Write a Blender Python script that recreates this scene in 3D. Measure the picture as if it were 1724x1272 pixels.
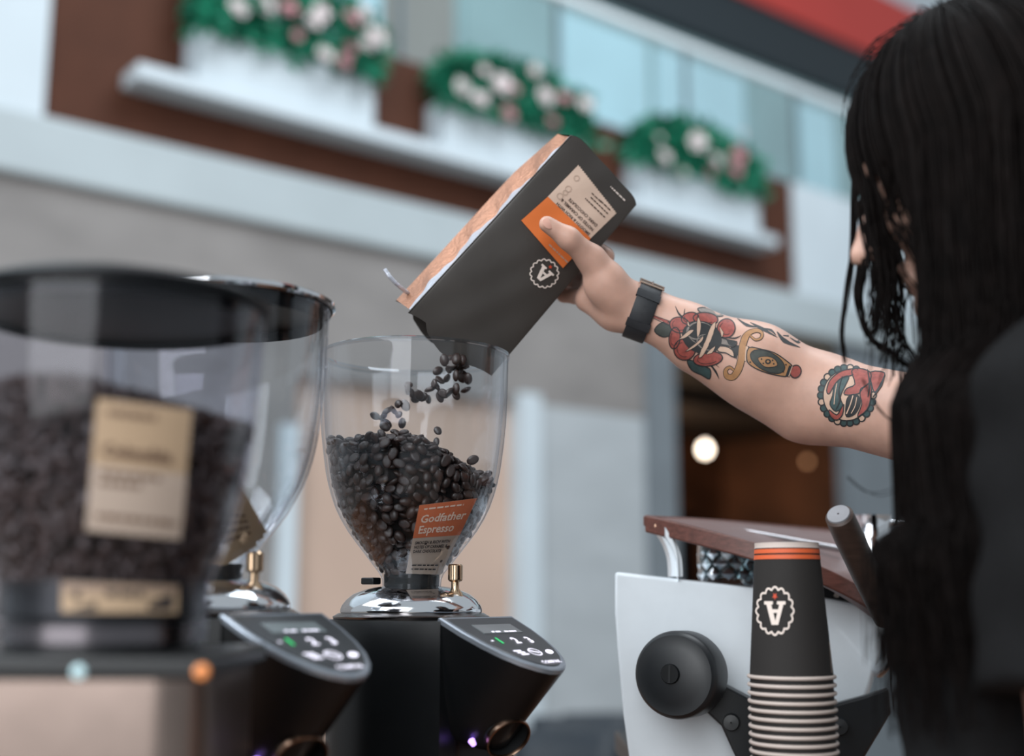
import bpy, bmesh, math, random
import numpy as np
from mathutils import Vector, Matrix, Euler
from mathutils.bvhtree import BVHTree

for _o in list(bpy.data.objects):
    bpy.data.objects.remove(_o, do_unlink=True)
scene = bpy.context.scene
COL = scene.collection
random.seed(7)
RNG = np.random.default_rng(7)
PI = math.pi

# ------------------------------------------------------------------ camera
FPX, CX, CY = 2100.0, 862.0, 636.0
EYE = Vector((0, 0, 1.30))
PITCH = math.atan(364 / 2100)
FOCUS = 1.26
cam = bpy.data.cameras.new('camera')
cam.sensor_width = 36
cam.lens = FPX * 36 / 1724
cam.clip_start = 0.05
cam.dof.use_dof = True
cam.dof.focus_distance = FOCUS
cam.dof.aperture_fstop = cam.lens / 24.0
camo = bpy.data.objects.new('camera', cam)
COL.objects.link(camo)
camo.location = EYE
camo.rotation_euler = (PI / 2 + PITCH, 0, 0)
scene.camera = camo
FWD = Vector((0, math.cos(PITCH), math.sin(PITCH)))
UPV = Vector((0, -math.sin(PITCH), math.cos(PITCH)))
RGT = Vector((1, 0, 0))

# ------------------------------------------------------------------ light and colour management
scene.view_settings.view_transform = 'Standard'
scene.view_settings.look = 'None'
scene.view_settings.exposure = 0.0
scene.view_settings.gamma = 1.0
scene.view_settings.use_curve_mapping = False
world = bpy.data.worlds.new('atrium_daylight')
scene.world = world
world.use_nodes = True
bgn = world.node_tree.nodes['Background']
bgn.inputs[0].default_value = (0.80, 0.88, 0.94, 1)
bgn.inputs[1].default_value = 0.55


def area(name, loc, target, size, power, color, sy=None):
    l = bpy.data.lights.new(name, 'AREA')
    l.shape = 'RECTANGLE'
    l.size = size
    l.size_y = sy or size
    l.energy = power
    l.color = color
    o = bpy.data.objects.new(name, l)
    COL.objects.link(o)
    o.location = loc
    o.rotation_euler = (Vector(target) - Vector(loc)).to_track_quat('-Z', 'Y').to_euler()
    return o


area('skylight', (-2.2, 0.9, 4.6), (0.0, 1.3, 1.3), 2.4, 120, (0.90, 0.95, 1.0))
area('atrium_light', (2.6, 3.2, 8.2), (0.8, 8.0, 2.6), 4.0, 440, (0.88, 0.95, 1.0))
area('bar_fill_light', (-2.2, -3.6, 3.4), (0.2, 1.4, 1.3), 5.0, 385, (0.96, 0.98, 1.0))  # added fill from behind the camera to brighten the counter; no window there


# ------------------------------------------------------------------ pixel helpers (a pixel is a direction; distances come from the place)
def ray(px, py):
    return FWD + RGT * ((px - CX) / FPX) + UPV * ((CY - py) / FPX)


def P(px, py, Y):
    d = ray(px, py)
    return EYE + d * (Y / d.y)


def zpx(py, Y, px=CX):
    return P(px, py, Y).z


def mpp(py, Y):
    """metres per pixel at world distance Y, picture height py"""
    d = ray(CX, py)
    return (Y / d.y) / FPX


# ------------------------------------------------------------------ colour / materials
def lin(c):
    c = c / 255
    return c / 12.92 if c <= 0.04045 else ((c + 0.055) / 1.055) ** 2.4


def rgb(r, g, b):
    return (lin(r), lin(g), lin(b), 1)


MATS = {}


def mat(name, col, rough=0.5, metal=0.0, var=0.12, scale=40, emit=0, bump=0, coat=0, spec=0.5, aniso=None, sss=0):
    if name in MATS:
        return MATS[name]
    m = bpy.data.materials.new(name)
    m.use_nodes = True
    nt = m.node_tree
    b = nt.nodes['Principled BSDF']
    c = rgb(*col)
    if var:
        tc = nt.nodes.new('ShaderNodeTexCoord')
        n = nt.nodes.new('ShaderNodeTexNoise')
        n.inputs['Scale'].default_value = scale
        n.inputs['Detail'].default_value = 4
        if aniso:
            mp = nt.nodes.new('ShaderNodeMapping')
            mp.inputs['Scale'].default_value = aniso
            nt.links.new(tc.outputs['Object'], mp.inputs[0])
            nt.links.new(mp.outputs[0], n.inputs['Vector'])
        else:
            nt.links.new(tc.outputs['Object'], n.inputs['Vector'])
        r = nt.nodes.new('ShaderNodeValToRGB')
        r.color_ramp.elements[0].position = 0.3
        r.color_ramp.elements[1].position = 0.7
        r.color_ramp.elements[0].color = tuple(x * (1 - var) for x in c[:3]) + (1,)
        r.color_ramp.elements[1].color = tuple(min(1, x * (1 + var)) for x in c[:3]) + (1,)
        nt.links.new(n.outputs['Fac'], r.inputs[0])
        nt.links.new(r.outputs[0], b.inputs['Base Color'])
        if bump:
            bp = nt.nodes.new('ShaderNodeBump')
            bp.inputs['Strength'].default_value = bump
            bp.inputs['Distance'].default_value = 0.004
            nt.links.new(n.outputs['Fac'], bp.inputs['Height'])
            nt.links.new(bp.outputs[0], b.inputs['Normal'])
    else:
        b.inputs['Base Color'].default_value = c
    b.inputs['Roughness'].default_value = rough
    b.inputs['Metallic'].default_value = metal
    b.inputs['Specular IOR Level'].default_value = spec
    b.inputs['Coat Weight'].default_value = coat
    if sss:
        b.inputs['Subsurface Weight'].default_value = sss
        b.inputs['Subsurface Radius'].default_value = (0.012, 0.005, 0.003)
        b.inputs['Subsurface Scale'].default_value = 0.6
    if emit:
        b.inputs['Emission Color'].default_value = c
        b.inputs['Emission Strength'].default_value = emit
    MATS[name] = m
    return m


def clear_mat(name, tint, edge=0.9, rough=0.04, blend=0.25):
    """thin clear plastic: transparent body, glossy reflection that grows towards the edge"""
    m = bpy.data.materials.new(name)
    m.use_nodes = True
    nt = m.node_tree
    nt.nodes.remove(nt.nodes['Principled BSDF'])
    out = nt.nodes['Material Output']
    tr = nt.nodes.new('ShaderNodeBsdfTransparent')
    tr.inputs[0].default_value = tuple(tint) + (1,)
    gl = nt.nodes.new('ShaderNodeBsdfGlossy')
    gl.inputs[0].default_value = (edge, edge, edge * 1.04, 1)
    gl.inputs['Roughness'].default_value = rough
    lw = nt.nodes.new('ShaderNodeLayerWeight')
    lw.inputs[0].default_value = 0.5
    pw = nt.nodes.new('ShaderNodeMath')
    pw.operation = 'POWER'
    pw.inputs[1].default_value = 3.2
    nt.links.new(lw.outputs['Facing'], pw.inputs[0])
    fr = nt.nodes.new('ShaderNodeMath')
    fr.operation = 'MULTIPLY_ADD'
    fr.inputs[1].default_value = 0.75
    fr.inputs[2].default_value = 0.022
    nt.links.new(pw.outputs[0], fr.inputs[0])
    no = nt.nodes.new('ShaderNodeTexNoise')
    no.inputs['Scale'].default_value = 9
    mr = nt.nodes.new('ShaderNodeMapRange')
    mr.inputs['To Min'].default_value = 0.8
    mr.inputs['To Max'].default_value = 1.15
    mu = nt.nodes.new('ShaderNodeMath')
    mu.operation = 'MULTIPLY'
    mx = nt.nodes.new('ShaderNodeMixShader')
    nt.links.new(no.outputs['Fac'], mr.inputs['Value'])
    nt.links.new(fr.outputs[0], mu.inputs[0])
    nt.links.new(mr.outputs[0], mu.inputs[1])
    nt.links.new(mu.outputs[0], mx.inputs[0])
    nt.links.new(tr.outputs[0], mx.inputs[1])
    nt.links.new(gl.outputs[0], mx.inputs[2])
    nt.links.new(mx.outputs[0], out.inputs[0])
    MATS[name] = m
    return m


# ------------------------------------------------------------------ mesh collector
class MB:
    def __init__(s):
        s.v = []
        s.f = []

    def add(s, vs, fs):
        o = len(s.v)
        s.v += [tuple(p) for p in vs]
        s.f += [tuple(i + o for i in f) for f in fs]
        return s

    def quadbox(s, a, b):
        """a, b: four corners each, front and back"""
        return s.add(list(a) + list(b), [(0, 1, 2, 3), (7, 6, 5, 4), (0, 4, 5, 1), (1, 5, 6, 2), (2, 6, 7, 3), (3, 7, 4, 0)])

    def box(s, x0, x1, y0, y1, z0, z1):
        return s.quadbox([(x0, y0, z0), (x1, y0, z0), (x1, y0, z1), (x0, y0, z1)],
                         [(x0, y1, z0), (x1, y1, z0), (x1, y1, z1), (x0, y1, z1)])

    def prism(s, poly, ext):
        """planar polygon of 3D points extruded by ext"""
        n = len(poly)
        e = Vector(ext)
        a = [Vector(p) for p in poly]
        vs = a + [p + e for p in a]
        fs = [tuple(range(n)), tuple(range(2 * n - 1, n - 1, -1))]
        for i in range(n):
            j = (i + 1) % n
            fs.append((i, i + n, j + n, j))
        return s.add(vs, fs)

    def lathe(s, prof, c=(0, 0, 0), seg=64, axis=None, close=False):
        """prof: (r, z) pairs; axis: optional direction replacing +Z"""
        c = Vector(c)
        if axis is None:
            ex, ey, ez = Vector((1, 0, 0)), Vector((0, 1, 0)), Vector((0, 0, 1))
        else:
            ez = Vector(axis).normalized()
            ex = ez.orthogonal().normalized()
            ey = ez.cross(ex)
        vs, fs = [], []
        n = len(prof)
        for k in range(seg):
            a = 2 * PI * k / seg
            d = ex * math.cos(a) + ey * math.sin(a)
            for r, z in prof:
                vs.append(c + d * r + ez * z)
        for k in range(seg):
            k2 = (k + 1) % seg
            for i in range(n - 1):
                fs.append((k * n + i, k2 * n + i, k2 * n + i + 1, k * n + i + 1))
            if close:
                fs.append((k * n + n - 1, k2 * n + n - 1, k2 * n, k * n))
        return s.add(vs, fs)

    def tube(s, pts, rad, seg=8, cap=True, flat=None):
        pts = [Vector(p) for p in pts]
        n = len(pts)
        if not hasattr(rad, '__len__'):
            rad = [rad] * n
        vs, fs = [], []
        t = (pts[1] - pts[0]).normalized()
        u = t.orthogonal().normalized()
        for i in range(n):
            t = (pts[min(i + 1, n - 1)] - pts[max(i - 1, 0)]).normalized()
            u = (u - t * u.dot(t))
            u = u.normalized() if u.length > 1e-6 else t.orthogonal().normalized()
            w = t.cross(u)
            for k in range(seg):
                a = 2 * PI * k / seg
                vs.append(pts[i] + (u * math.cos(a) + w * math.sin(a)) * rad[i])
        for i in range(n - 1):
            for k in range(seg):
                k2 = (k + 1) % seg
                fs.append((i * seg + k, i * seg + k2, (i + 1) * seg + k2, (i + 1) * seg + k))
        if cap:
            fs.append(tuple(range(seg - 1, -1, -1)))
            fs.append(tuple((n - 1) * seg + k for k in range(seg)))
        return s.add(vs, fs)

    def loft(s, rings, capa=True, capb=True, close=True):
        n = len(rings[0])
        vs = [p for r in rings for p in r]
        fs = []
        for i in range(len(rings) - 1):
            for k in range(n if close else n - 1):
                k2 = (k + 1) % n
                fs.append((i * n + k, i * n + k2, (i + 1) * n + k2, (i + 1) * n + k))
        if capa:
            fs.append(tuple(range(n - 1, -1, -1)))
        if capb:
            fs.append(tuple((len(rings) - 1) * n + k for k in range(n)))
        return s.add(vs, fs)

    def grid(s, pts):
        """pts[i][j] grid of points"""
        n, m = len(pts), len(pts[0])
        vs = [p for r in pts for p in r]
        fs = [(i * m + j, i * m + j + 1, (i + 1) * m + j + 1, (i + 1) * m + j) for i in range(n - 1) for j in range(m - 1)]
        return s.add(vs, fs)

    def mesh(s, name, m=None, smooth=True):
        me = bpy.data.meshes.new(name)
        me.from_pydata(s.v, [], s.f)
        bm = bmesh.new()
        bm.from_mesh(me)
        bmesh.ops.recalc_face_normals(bm, faces=bm.faces)
        bm.to_mesh(me)
        bm.free()
        if m:
            me.materials.append(MATS[m] if isinstance(m, str) else m)
        if smooth:
            me.polygons.foreach_set('use_smooth', [True] * len(me.polygons))
        me.update()
        return me

    def bvh(s):
        return BVHTree.FromPolygons([Vector(v) for v in s.v], s.f)


WM = {}


def link(name, me, parent=None, local=False, bevel=0, auto=True):
    o = bpy.data.objects.new(name, me)
    COL.objects.link(o)
    if parent is not None:
        o.parent = parent
        if not local:
            o.matrix_parent_inverse = WM.get(parent.name, Matrix()).inverted()
            WM[o.name] = Matrix()
        else:
            WM[o.name] = WM.get(parent.name, Matrix())
    else:
        WM[o.name] = Matrix()
    if bevel:
        b = o.modifiers.new('bevel', 'BEVEL')
        b.width = bevel
        b.segments = 3
        b.limit_method = 'ANGLE'
        b.angle_limit = math.radians(40)
        b.harden_normals = False
    if auto and me is not None and len(me.polygons) < 60000:
        try:
            me.set_sharp_from_angle(angle=math.radians(38))
        except Exception:
            pass
    return o


def obj(name, mb, m, parent=None, local=False, smooth=True, bevel=0):
    return link(name, mb.mesh(name, m, smooth), parent, local, bevel)


def tag(o, label, cat, group=None, kind=None):
    o['label'] = label
    o['category'] = cat
    if group:
        o['group'] = group
    if kind:
        o['kind'] = kind
    return o


def struct(o, label=None, cat=None):
    o['kind'] = 'structure'
    if label:
        o['label'] = label
        o['category'] = cat or 'wall'
    return o


def thing(name, label, cat, loc, rotz=0, group=None):
    o = bpy.data.objects.new(name, None)
    COL.objects.link(o)
    o.empty_display_size = 0.05
    o.location = loc
    o.rotation_euler = (0, 0, rotz)
    WM[o.name] = Matrix.Translation(Vector(loc)) @ Matrix.Rotation(rotz, 4, 'Z')
    tag(o, label, cat, group)
    return o


# ------------------------------------------------------------------ flat artwork laid on surfaces
def text_polys(txt, size=1.0, align='LEFT', bold=0.0):
    """mesh of a line of text in its own plane: verts (x, y), faces"""
    cu = bpy.data.curves.new('t', 'FONT')
    cu.body = txt
    cu.size = size
    cu.align_x = align
    cu.offset = bold
    cu.resolution_u = 2
    o = bpy.data.objects.new('t', cu)
    COL.objects.link(o)
    me = o.to_mesh()
    vs = [(v.co.x, v.co.y) for v in me.vertices]
    fs = [tuple(p.vertices) for p in me.polygons]
    o.to_mesh_clear()
    bpy.data.objects.remove(o)
    bpy.data.curves.remove(cu)
    return vs, fs


def tri_poly(poly, maxlen):
    """triangulate and refine a 2D polygon"""
    bm = bmesh.new()
    vs = [bm.verts.new((p[0], p[1], 0)) for p in poly]
    bm.faces.new(vs)
    bmesh.ops.triangulate(bm, faces=bm.faces)
    for _ in range(8):
        e = [e for e in bm.edges if e.calc_length() > maxlen]
        if not e:
            break
        bmesh.ops.subdivide_edges(bm, edges=e, cuts=1)
        bmesh.ops.triangulate(bm, faces=bm.faces)
    bm.verts.index_update()
    out = [(v.co.x, v.co.y) for v in bm.verts], [tuple(v.index for v in f.verts) for f in bm.faces]
    bm.free()
    return out


def stroke(pts, w, closed=False):
    """2D polyline with width(s) -> quads"""
    n = len(pts)
    if not hasattr(w, '__len__'):
        w = [w] * n
    vs, fs = [], []
    for i in range(n):
        if closed:
            a, b = pts[(i - 1) % n], pts[(i + 1) % n]
        else:
            a, b = pts[max(i - 1, 0)], pts[min(i + 1, n - 1)]
        dx, dy = b[0] - a[0], b[1] - a[1]
        l = math.hypot(dx, dy) or 1
        nx, ny = -dy / l * w[i] / 2, dx / l * w[i] / 2
        vs += [(pts[i][0] + nx, pts[i][1] + ny), (pts[i][0] - nx, pts[i][1] - ny)]
    for i in range(n if closed else n - 1):
        j = (i + 1) % n
        fs.append((2 * i, 2 * i + 1, 2 * j + 1, 2 * j))
    return vs, fs


def smooth_line(pts, n=6, closed=False):
    """Catmull-Rom through points of any dimension"""
    out = []
    m = len(pts)
    for i in range(m if closed else m - 1):
        p = [pts[(i + k) % m] if closed else pts[min(max(i + k, 0), m - 1)] for k in (-1, 0, 1, 2)]
        for j in range(n):
            t = j / n
            out.append(tuple(0.5 * ((2 * p[1][d]) + (-p[0][d] + p[2][d]) * t + (2 * p[0][d] - 5 * p[1][d] + 4 * p[2][d] - p[3][d]) * t * t
                                    + (-p[0][d] + 3 * p[1][d] - 3 * p[2][d] + p[3][d]) * t ** 3) for d in range(len(p[1]))))
    if not closed:
        out.append(tuple(pts[-1]))
    return out


def ell(cx, cy, rx, ry, rot=0, n=24):
    c, s = math.cos(rot), math.sin(rot)
    return [(cx + rx * math.cos(t) * c - ry * math.sin(t) * s, cy + rx * math.cos(t) * s + ry * math.sin(t) * c)
            for t in [2 * PI * k / n for k in range(n)]]


def scallop(cx, cy, rx, ry, n=18, amp=0.05, pts=8):
    return [(cx + rx * (1 + amp * abs(math.cos(n * t / 2)) - amp / 2) * math.cos(t), cy + ry * (1 + amp * abs(math.cos(n * t / 2)) - amp / 2) * math.sin(t))
            for t in [2 * PI * k / (n * pts) for k in range(n * pts)]]


def star(cx, cy, r, rot=0):
    return [(cx + (r if k % 2 == 0 else r * 0.42) * math.sin(rot + PI * k / 5), cy - (r if k % 2 == 0 else r * 0.42) * math.cos(rot + PI * k / 5)) for k in range(10)]


def lay(bvh, vs, fs, off, mb):
    """drop picture points onto a surface along their sight line and keep them just above it"""
    out = []
    for x, y in vs:
        d = ray(x, y).normalized()
        h, nrm, _, _ = bvh.ray_cast(EYE, d)
        if h is None:
            out.append(None)
            continue
        if nrm.dot(d) > 0:
            nrm = -nrm
        out.append(h + nrm * off)
    keep = {}
    vv = []
    for i, p in enumerate(out):
        if p is not None:
            keep[i] = len(vv)
            vv.append(p)
    ff = [tuple(keep[i] for i in f) for f in fs if all(i in keep for i in f)]
    mb.add(vv, ff)
    return mb


# the letter mark of the roaster: a heavy capital in a scalloped ring, in a unit frame (y up, ring radius 1)
A_OUT = [(-0.62, -0.5), (-0.62, -0.36), (-0.5, -0.36), (-0.16, 0.52), (0.16, 0.52), (0.5, -0.36), (0.62, -0.36), (0.62, -0.5), (0.16, -0.5), (0.16, -0.36), (0.27, -0.36), (0.2, -0.17),
         (-0.2, -0.17), (-0.27, -0.36), (-0.16, -0.36), (-0.16, -0.5)]
A_HOLE = [(-0.13, 0.02), (0.13, 0.02), (0, 0.36)]


def mark_polys():
    """pale polygons of the mark: left leg, right leg, bar, feet"""
    return [[(-0.50, -0.40), (-0.26, -0.40), (0.03, 0.55), (-0.19, 0.55)],
            [(0.50, -0.40), (0.19, 0.55), (-0.08, 0.55), (0.22, -0.40)],
            [(-0.27, -0.16), (0.27, -0.16), (0.23, 0.0), (-0.23, 0.0)],
            [(-0.62, -0.53), (-0.12, -0.53), (-0.12, -0.38), (-0.62, -0.38)],
            [(0.12, -0.53), (0.62, -0.53), (0.62, -0.38), (0.12, -0.38)]]

# ================================================================== THE PLACE: gallery front across the atrium
FD = Vector((0.778, 0.6285, 0))          # along the gallery
FN = Vector((0.6285, -0.778, 0))         # out of it, towards the counter
Q0 = Vector((0.23, 7.0, 0))


def fac(px, py, off=0.0):
    d = ray(px, py)
    k = (Q0 + FN * off - EYE).dot(FN) / d.dot(FN)
    return EYE + d * k


def ft(px, py, off=0.0):
    return (fac(px, py, off) - Q0).dot(FD)


def fz(px, py, off=0.0):
    return fac(px, py, off).z


def fp(t, z, off):
    return Q0 + FD * t + FN * off + Vector((0, 0, z))


def fbox(mb, t0, t1, z0, z1, o0, o1):
    return mb.quadbox([fp(t0, z0, o1), fp(t1, z0, o1), fp(t1, z1, o1), fp(t0, z1, o1)],
                      [fp(t0, z0, o0), fp(t1, z0, o0), fp(t1, z1, o0), fp(t0, z1, o0)])


mat('floor_stone', (128, 118, 110), 0.35, var=0.2, scale=3)
mat('white_paint', (198, 209, 216), 0.6, var=0.04, scale=2)
mat('beam_white', (172, 182, 186), 0.6, var=0.05, scale=2)
mat('brown_cladding', (78, 46, 33), 0.7, var=0.10, scale=5, spec=.2)
mat('plaster', (134, 130, 128), 0.85, var=0.14, scale=2.2, aniso=(1, 1, 2.0))
mat('plaster_cool', (170, 176, 180), 0.85, var=0.07, scale=2.5, aniso=(1, 1, 2.5))
mat('peach_panel', (194, 168, 152), 0.7, var=0.06, scale=2)
mat('pillar_grey', (112, 120, 126), 0.7, var=0.08, scale=3)
mat('dark_soffit', (38, 48, 54), 0.7, var=0.1)
mat('red_sign', (196, 62, 54), 0.55, var=0.04, scale=1)
mat('shop_light', (180, 212, 224), 0.4, var=0.10, scale=0.8, emit=0.25)
mat('shop_teal', (146, 172, 176), 0.4, var=0.12, scale=1.2, emit=0.12)
mat('shop_grey', (150, 146, 142), 0.5, var=0.1, scale=1.2)
mat('steel_rail', (232, 240, 244), 0.4, metal=0.0, var=0.03)
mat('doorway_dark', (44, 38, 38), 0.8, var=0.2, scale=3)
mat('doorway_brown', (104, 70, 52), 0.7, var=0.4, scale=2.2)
mat('bulb_glow', (255, 236, 214), 0.3, var=0, emit=9)
mat('black_metal', (22, 24, 26), 0.45, metal=0.2, var=0.1)
mat('seat_dark', (34, 42, 50), 0.6, var=0.15)
mat('leaf_green', (26, 128, 98), 0.5, var=0.6, scale=9)
mat('petal_white', (236, 226, 226), 0.6, var=0.06)
mat('petal_pink', (206, 150, 158), 0.6, var=0.15)
mat('soil', (60, 46, 38), 0.9)
clear_mat('balustrade_glass', (0.92, 0.965, 0.965), 0.8, 0.03)

# ---- floor and walls
struct(obj('floor', MB().box(-9, 14, -3, 17, -0.1, 0), 'floor_stone', smooth=False), 'polished stone floor of the atrium', 'floor')

Z_BEAM = fz(325, 355, 0.05)
Z_FASC = fz(700, 342, 0.06)
Z_TOP = fz(690, 98, 0.06)
T_L, T_R = ft(80, 100, 0.06), ft(1341, 420, 0.06)
T_END = 9.5
T_START = -6.5
o = obj('trim_1', fbox(MB(), T_START, T_END, Z_BEAM, Z_FASC, -0.5, 0.08), 'beam_white', smooth=False, bevel=0.02)
struct(o, 'long white beam running under the brown gallery front', 'beam')
o = obj('wall_gallery', fbox(MB(), T_L, T_R, Z_FASC, Z_TOP, -0.3, 0.03), 'brown_cladding', smooth=False)
struct(o, 'brown clad gallery front behind the flower boxes', 'wall')
o = obj('wall_column_left', fbox(MB(), T_START, T_L, Z_FASC, Z_TOP + 2.6, -0.4, 0.06), 'white_paint', smooth=False)
struct(o, 'white wall pier beside the brown gallery front', 'wall')
o = obj('wall_column_right', fbox(MB(), T_R, T_END, Z_FASC, Z_TOP, -0.4, 0.05), 'white_paint', smooth=False)
struct(o, 'white wall beyond the end of the brown gallery front', 'wall')
# lower wall of the atrium, with its doorway
T_P0, T_P1 = ft(1086, 760, 0.03), ft(1114, 760, 0.03)
T_D1 = ft(1425, 760, 0.03)
T_PE0, T_PE1 = ft(497, 850, 0.03), ft(874, 850, 0.03)
Z_PE = fz(700, 655, 0.03)
fb = fbox(MB(), T_START, T_P0, Z_PE, Z_BEAM + .02, -0.6, 0.03)
fbox(fb, T_START, T_PE0, 0, Z_PE, -0.6, 0.03)
o = obj('wall_lower', fb, 'plaster', smooth=False)
struct(o, 'mottled beige plaster wall under the white beam', 'wall')
fb = fbox(MB(), T_PE1, T_P0, 0, Z_PE, -0.6, 0.029)
o = obj('wall_pier', fb, 'plaster_cool', smooth=False)
struct(o, 'cool grey plaster wall between peach panel and dark doorway', 'wall')
o = obj('wall_panel', fbox(MB(), T_PE0, T_PE1, 0, Z_PE, -0.6, -0.03), 'peach_panel', smooth=False)
struct(o, 'warm peach wall panel behind the clear hopper', 'wall')
o = obj('trim_2', fbox(MB(), T_PE1 - 0.02, T_PE1 + 0.14, 0, Z_PE + .05, -0.03, 0.06), 'white_paint', smooth=False)
struct(o, 'narrow pale upright between peach panel and grey wall', 'trim')
o = obj('trim_3', fbox(MB(), T_PE0 - 0.10, T_PE0, 0, Z_PE - .25, -0.03, 0.06), 'white_paint', smooth=False)
struct(o, 'narrow pale upright at the far edge of the peach panel', 'trim')
o = obj('wall_pillar', fbox(MB(), T_P0, T_P1 + 0.1, 0, Z_BEAM + .02, -0.7, 0.06), 'pillar_grey', smooth=False)
struct(o, 'slim grey pillar at the edge of the dark doorway', 'pillar')
o = obj('wall_doorway_side', fbox(MB(), T_D1, T_END, 0, Z_BEAM + .02, -0.06, 0.03), 'pillar_grey', smooth=False)
struct(o, 'grey wall on the far side of the dark doorway', 'wall')
DOORTOP = fz(1250, 600, -0.3)
fb = MB()
fbox(fb, T_P0 - 1.5, T_D1 + 3.5, 0, 3.4, -4.3, -4.2)
fbox(fb, T_P0 - 1.6, T_P0 - 1.5, 0, 3.4, -4.2, -0.7)
fbox(fb, T_D1 + 3.5, T_D1 + 3.6, 0, 3.4, -4.2, -0.7)
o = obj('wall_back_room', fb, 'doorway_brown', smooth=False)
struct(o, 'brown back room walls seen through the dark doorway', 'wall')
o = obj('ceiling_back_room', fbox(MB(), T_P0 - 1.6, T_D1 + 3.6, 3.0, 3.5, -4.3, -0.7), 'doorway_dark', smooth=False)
struct(o, 'dark ceiling of the back room', 'ceiling')
bc = thing('back_counter', 'dark counter standing in the brown back room beyond the doorway', 'counter', fp((T_P1 + T_D1) / 2 + .9, 0, -3.0))
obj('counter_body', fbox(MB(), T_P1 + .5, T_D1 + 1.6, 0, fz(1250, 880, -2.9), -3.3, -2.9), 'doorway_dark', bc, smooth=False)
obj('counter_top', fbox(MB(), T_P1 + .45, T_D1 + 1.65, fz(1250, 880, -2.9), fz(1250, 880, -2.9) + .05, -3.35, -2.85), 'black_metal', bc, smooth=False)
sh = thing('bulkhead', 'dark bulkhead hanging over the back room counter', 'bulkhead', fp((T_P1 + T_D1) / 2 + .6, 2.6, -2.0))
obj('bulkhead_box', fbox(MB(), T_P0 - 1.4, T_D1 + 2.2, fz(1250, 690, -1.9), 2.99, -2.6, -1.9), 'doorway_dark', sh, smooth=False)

# ---- pendant bulbs
for i, (px, py, off, s, lb) in enumerate(((1187, 757, -1.2, 0.042, 'large glowing pendant bulb hanging in the dark doorway'),
                                         (1359, 777, -2.75, 0.026, 'small dim pendant bulb deep in the back room'))):
    c = fac(px, py, off)
    t = thing('pendant_lamp', lb, 'lamp', c)
    obj('bulb', MB().lathe([(0.001, -s), (s * .6, -s * .8), (s, 0), (s * .75, s * .7), (s * .3, s * 1.3), (0.001, s * 1.35)], c, 20), 'bulb_glow' if i == 0 else mat('bulb_dim', (255, 190, 140), .3, var=0, emit=1.2), t)
    obj('socket', MB().lathe([(0.001, s * 1.2), (s * .4, s * 1.2), (s * .4, s * 2.2), (0.001, s * 2.3)], c, 16), 'black_metal', t)
    obj('cord', MB().tube([c + Vector((0, 0, s * 2)), c + Vector((0, 0, 3.0 - c.z))], 0.004, 6), 'black_metal', t)
bl = bpy.data.lights.new('back_room_fill', 'POINT')  # added warm fill to brighten the back room, apart from the bulbs
bl.energy = 85
bl.color = (1, .68, .42)
bl.shadow_soft_size = .1
blo = bpy.data.objects.new('back_room_fill', bl)
COL.objects.link(blo)
blo.location = fp(T_D1 + .3, 2.2, -3.2)

# ---- shelf, planters, flowers
OS = 0.22
zs0, zs1 = fz(600, 227, OS), fz(600, 203, OS)
o = obj('window_shelf', fbox(MB(), ft(232, 135, OS), ft(1312, 415, OS), zs0, zs1, 0.03, OS), 'white_paint', smooth=False, bevel=.01)
tag(o, 'long white shelf carrying the flower boxes on the brown gallery front', 'shelf')

leafm = MB().add([(0, 0, 0), (.35, .25, .06), (0, 1, 0), (-.35, .25, .06), (0, .5, -.03)], [(0, 1, 4), (1, 2, 4), (2, 3, 4), (3, 0, 4)])


def flower_mesh(m):
    mb = MB()
    for ring, (n, r, h, w) in enumerate(((6, 1.0, .15, .55), (5, .62, .42, .45), (3, .3, .55, .3))):
        for k in range(n):
            a = 2 * PI * k / n + ring * .5
            c, s_ = math.cos(a), math.sin(a)
            pts = [(0, 0, 0), (r * .6, -w * .6, h * .7), (r, 0, h * 1.1), (r * .6, w * .6, h * .7), (r * .55, 0, h * .3)]
            mb.add([(x * c - y * s_, x * s_ + y * c, z) for x, y, z in pts], [(0, 1, 4), (1, 2, 4), (2, 3, 4), (3, 0, 4)])
    return mb.mesh('flower', m)


FLM = {'w': flower_mesh('petal_white'), 'p': flower_mesh('petal_pink')}
PLANTERS = [
    (330, 633, 110, 75, 'on the shelf beside the white wall pier', 'widest in view',
     [(400, 15, 'w', 20), (447, 8, 'w', 20), (487, 15, 'p', 17), (540, 22, 'w', 17), (528, 38, 'w', 15), (592, 32, 'p', 18), (612, 20, 'w', 14), (632, 62, 'w', 22), (547, 92, 'w', 17), (588, 82, 'p', 14), (578, 105, 'p', 14), (350, 50, 'g', 0), (618, 75, 'w', 14), (500, 60, 'p', 11)]),
    (742, 986, 225, 178, 'mid-shelf behind the coffee bag', '',
     [(777, 147, 'w', 17), (845, 142, 'w', 20), (862, 150, 'p', 15), (808, 168, 'w', 19), (917, 163, 'w', 20), (855, 192, 'p', 17), (900, 118, 'w', 12), (985, 175, 'w', 15), (950, 165, 'p', 13), (815, 118, 'w', 10), (930, 205, 'p', 10)]),
    (1076, 1277, 320, 268, 'at the far end of the shelf', '',
     [(1118, 265, 'w', 17), (1174, 238, 'w', 18), (1110, 232, 'w', 8), (1205, 268, 'w', 14), (1242, 262, 'p', 17), (1237, 288, 'p', 15), (1196, 292, 'p', 11), (1250, 225, 'w', 8), (1150, 290, 'w', 8)]),
]
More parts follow.
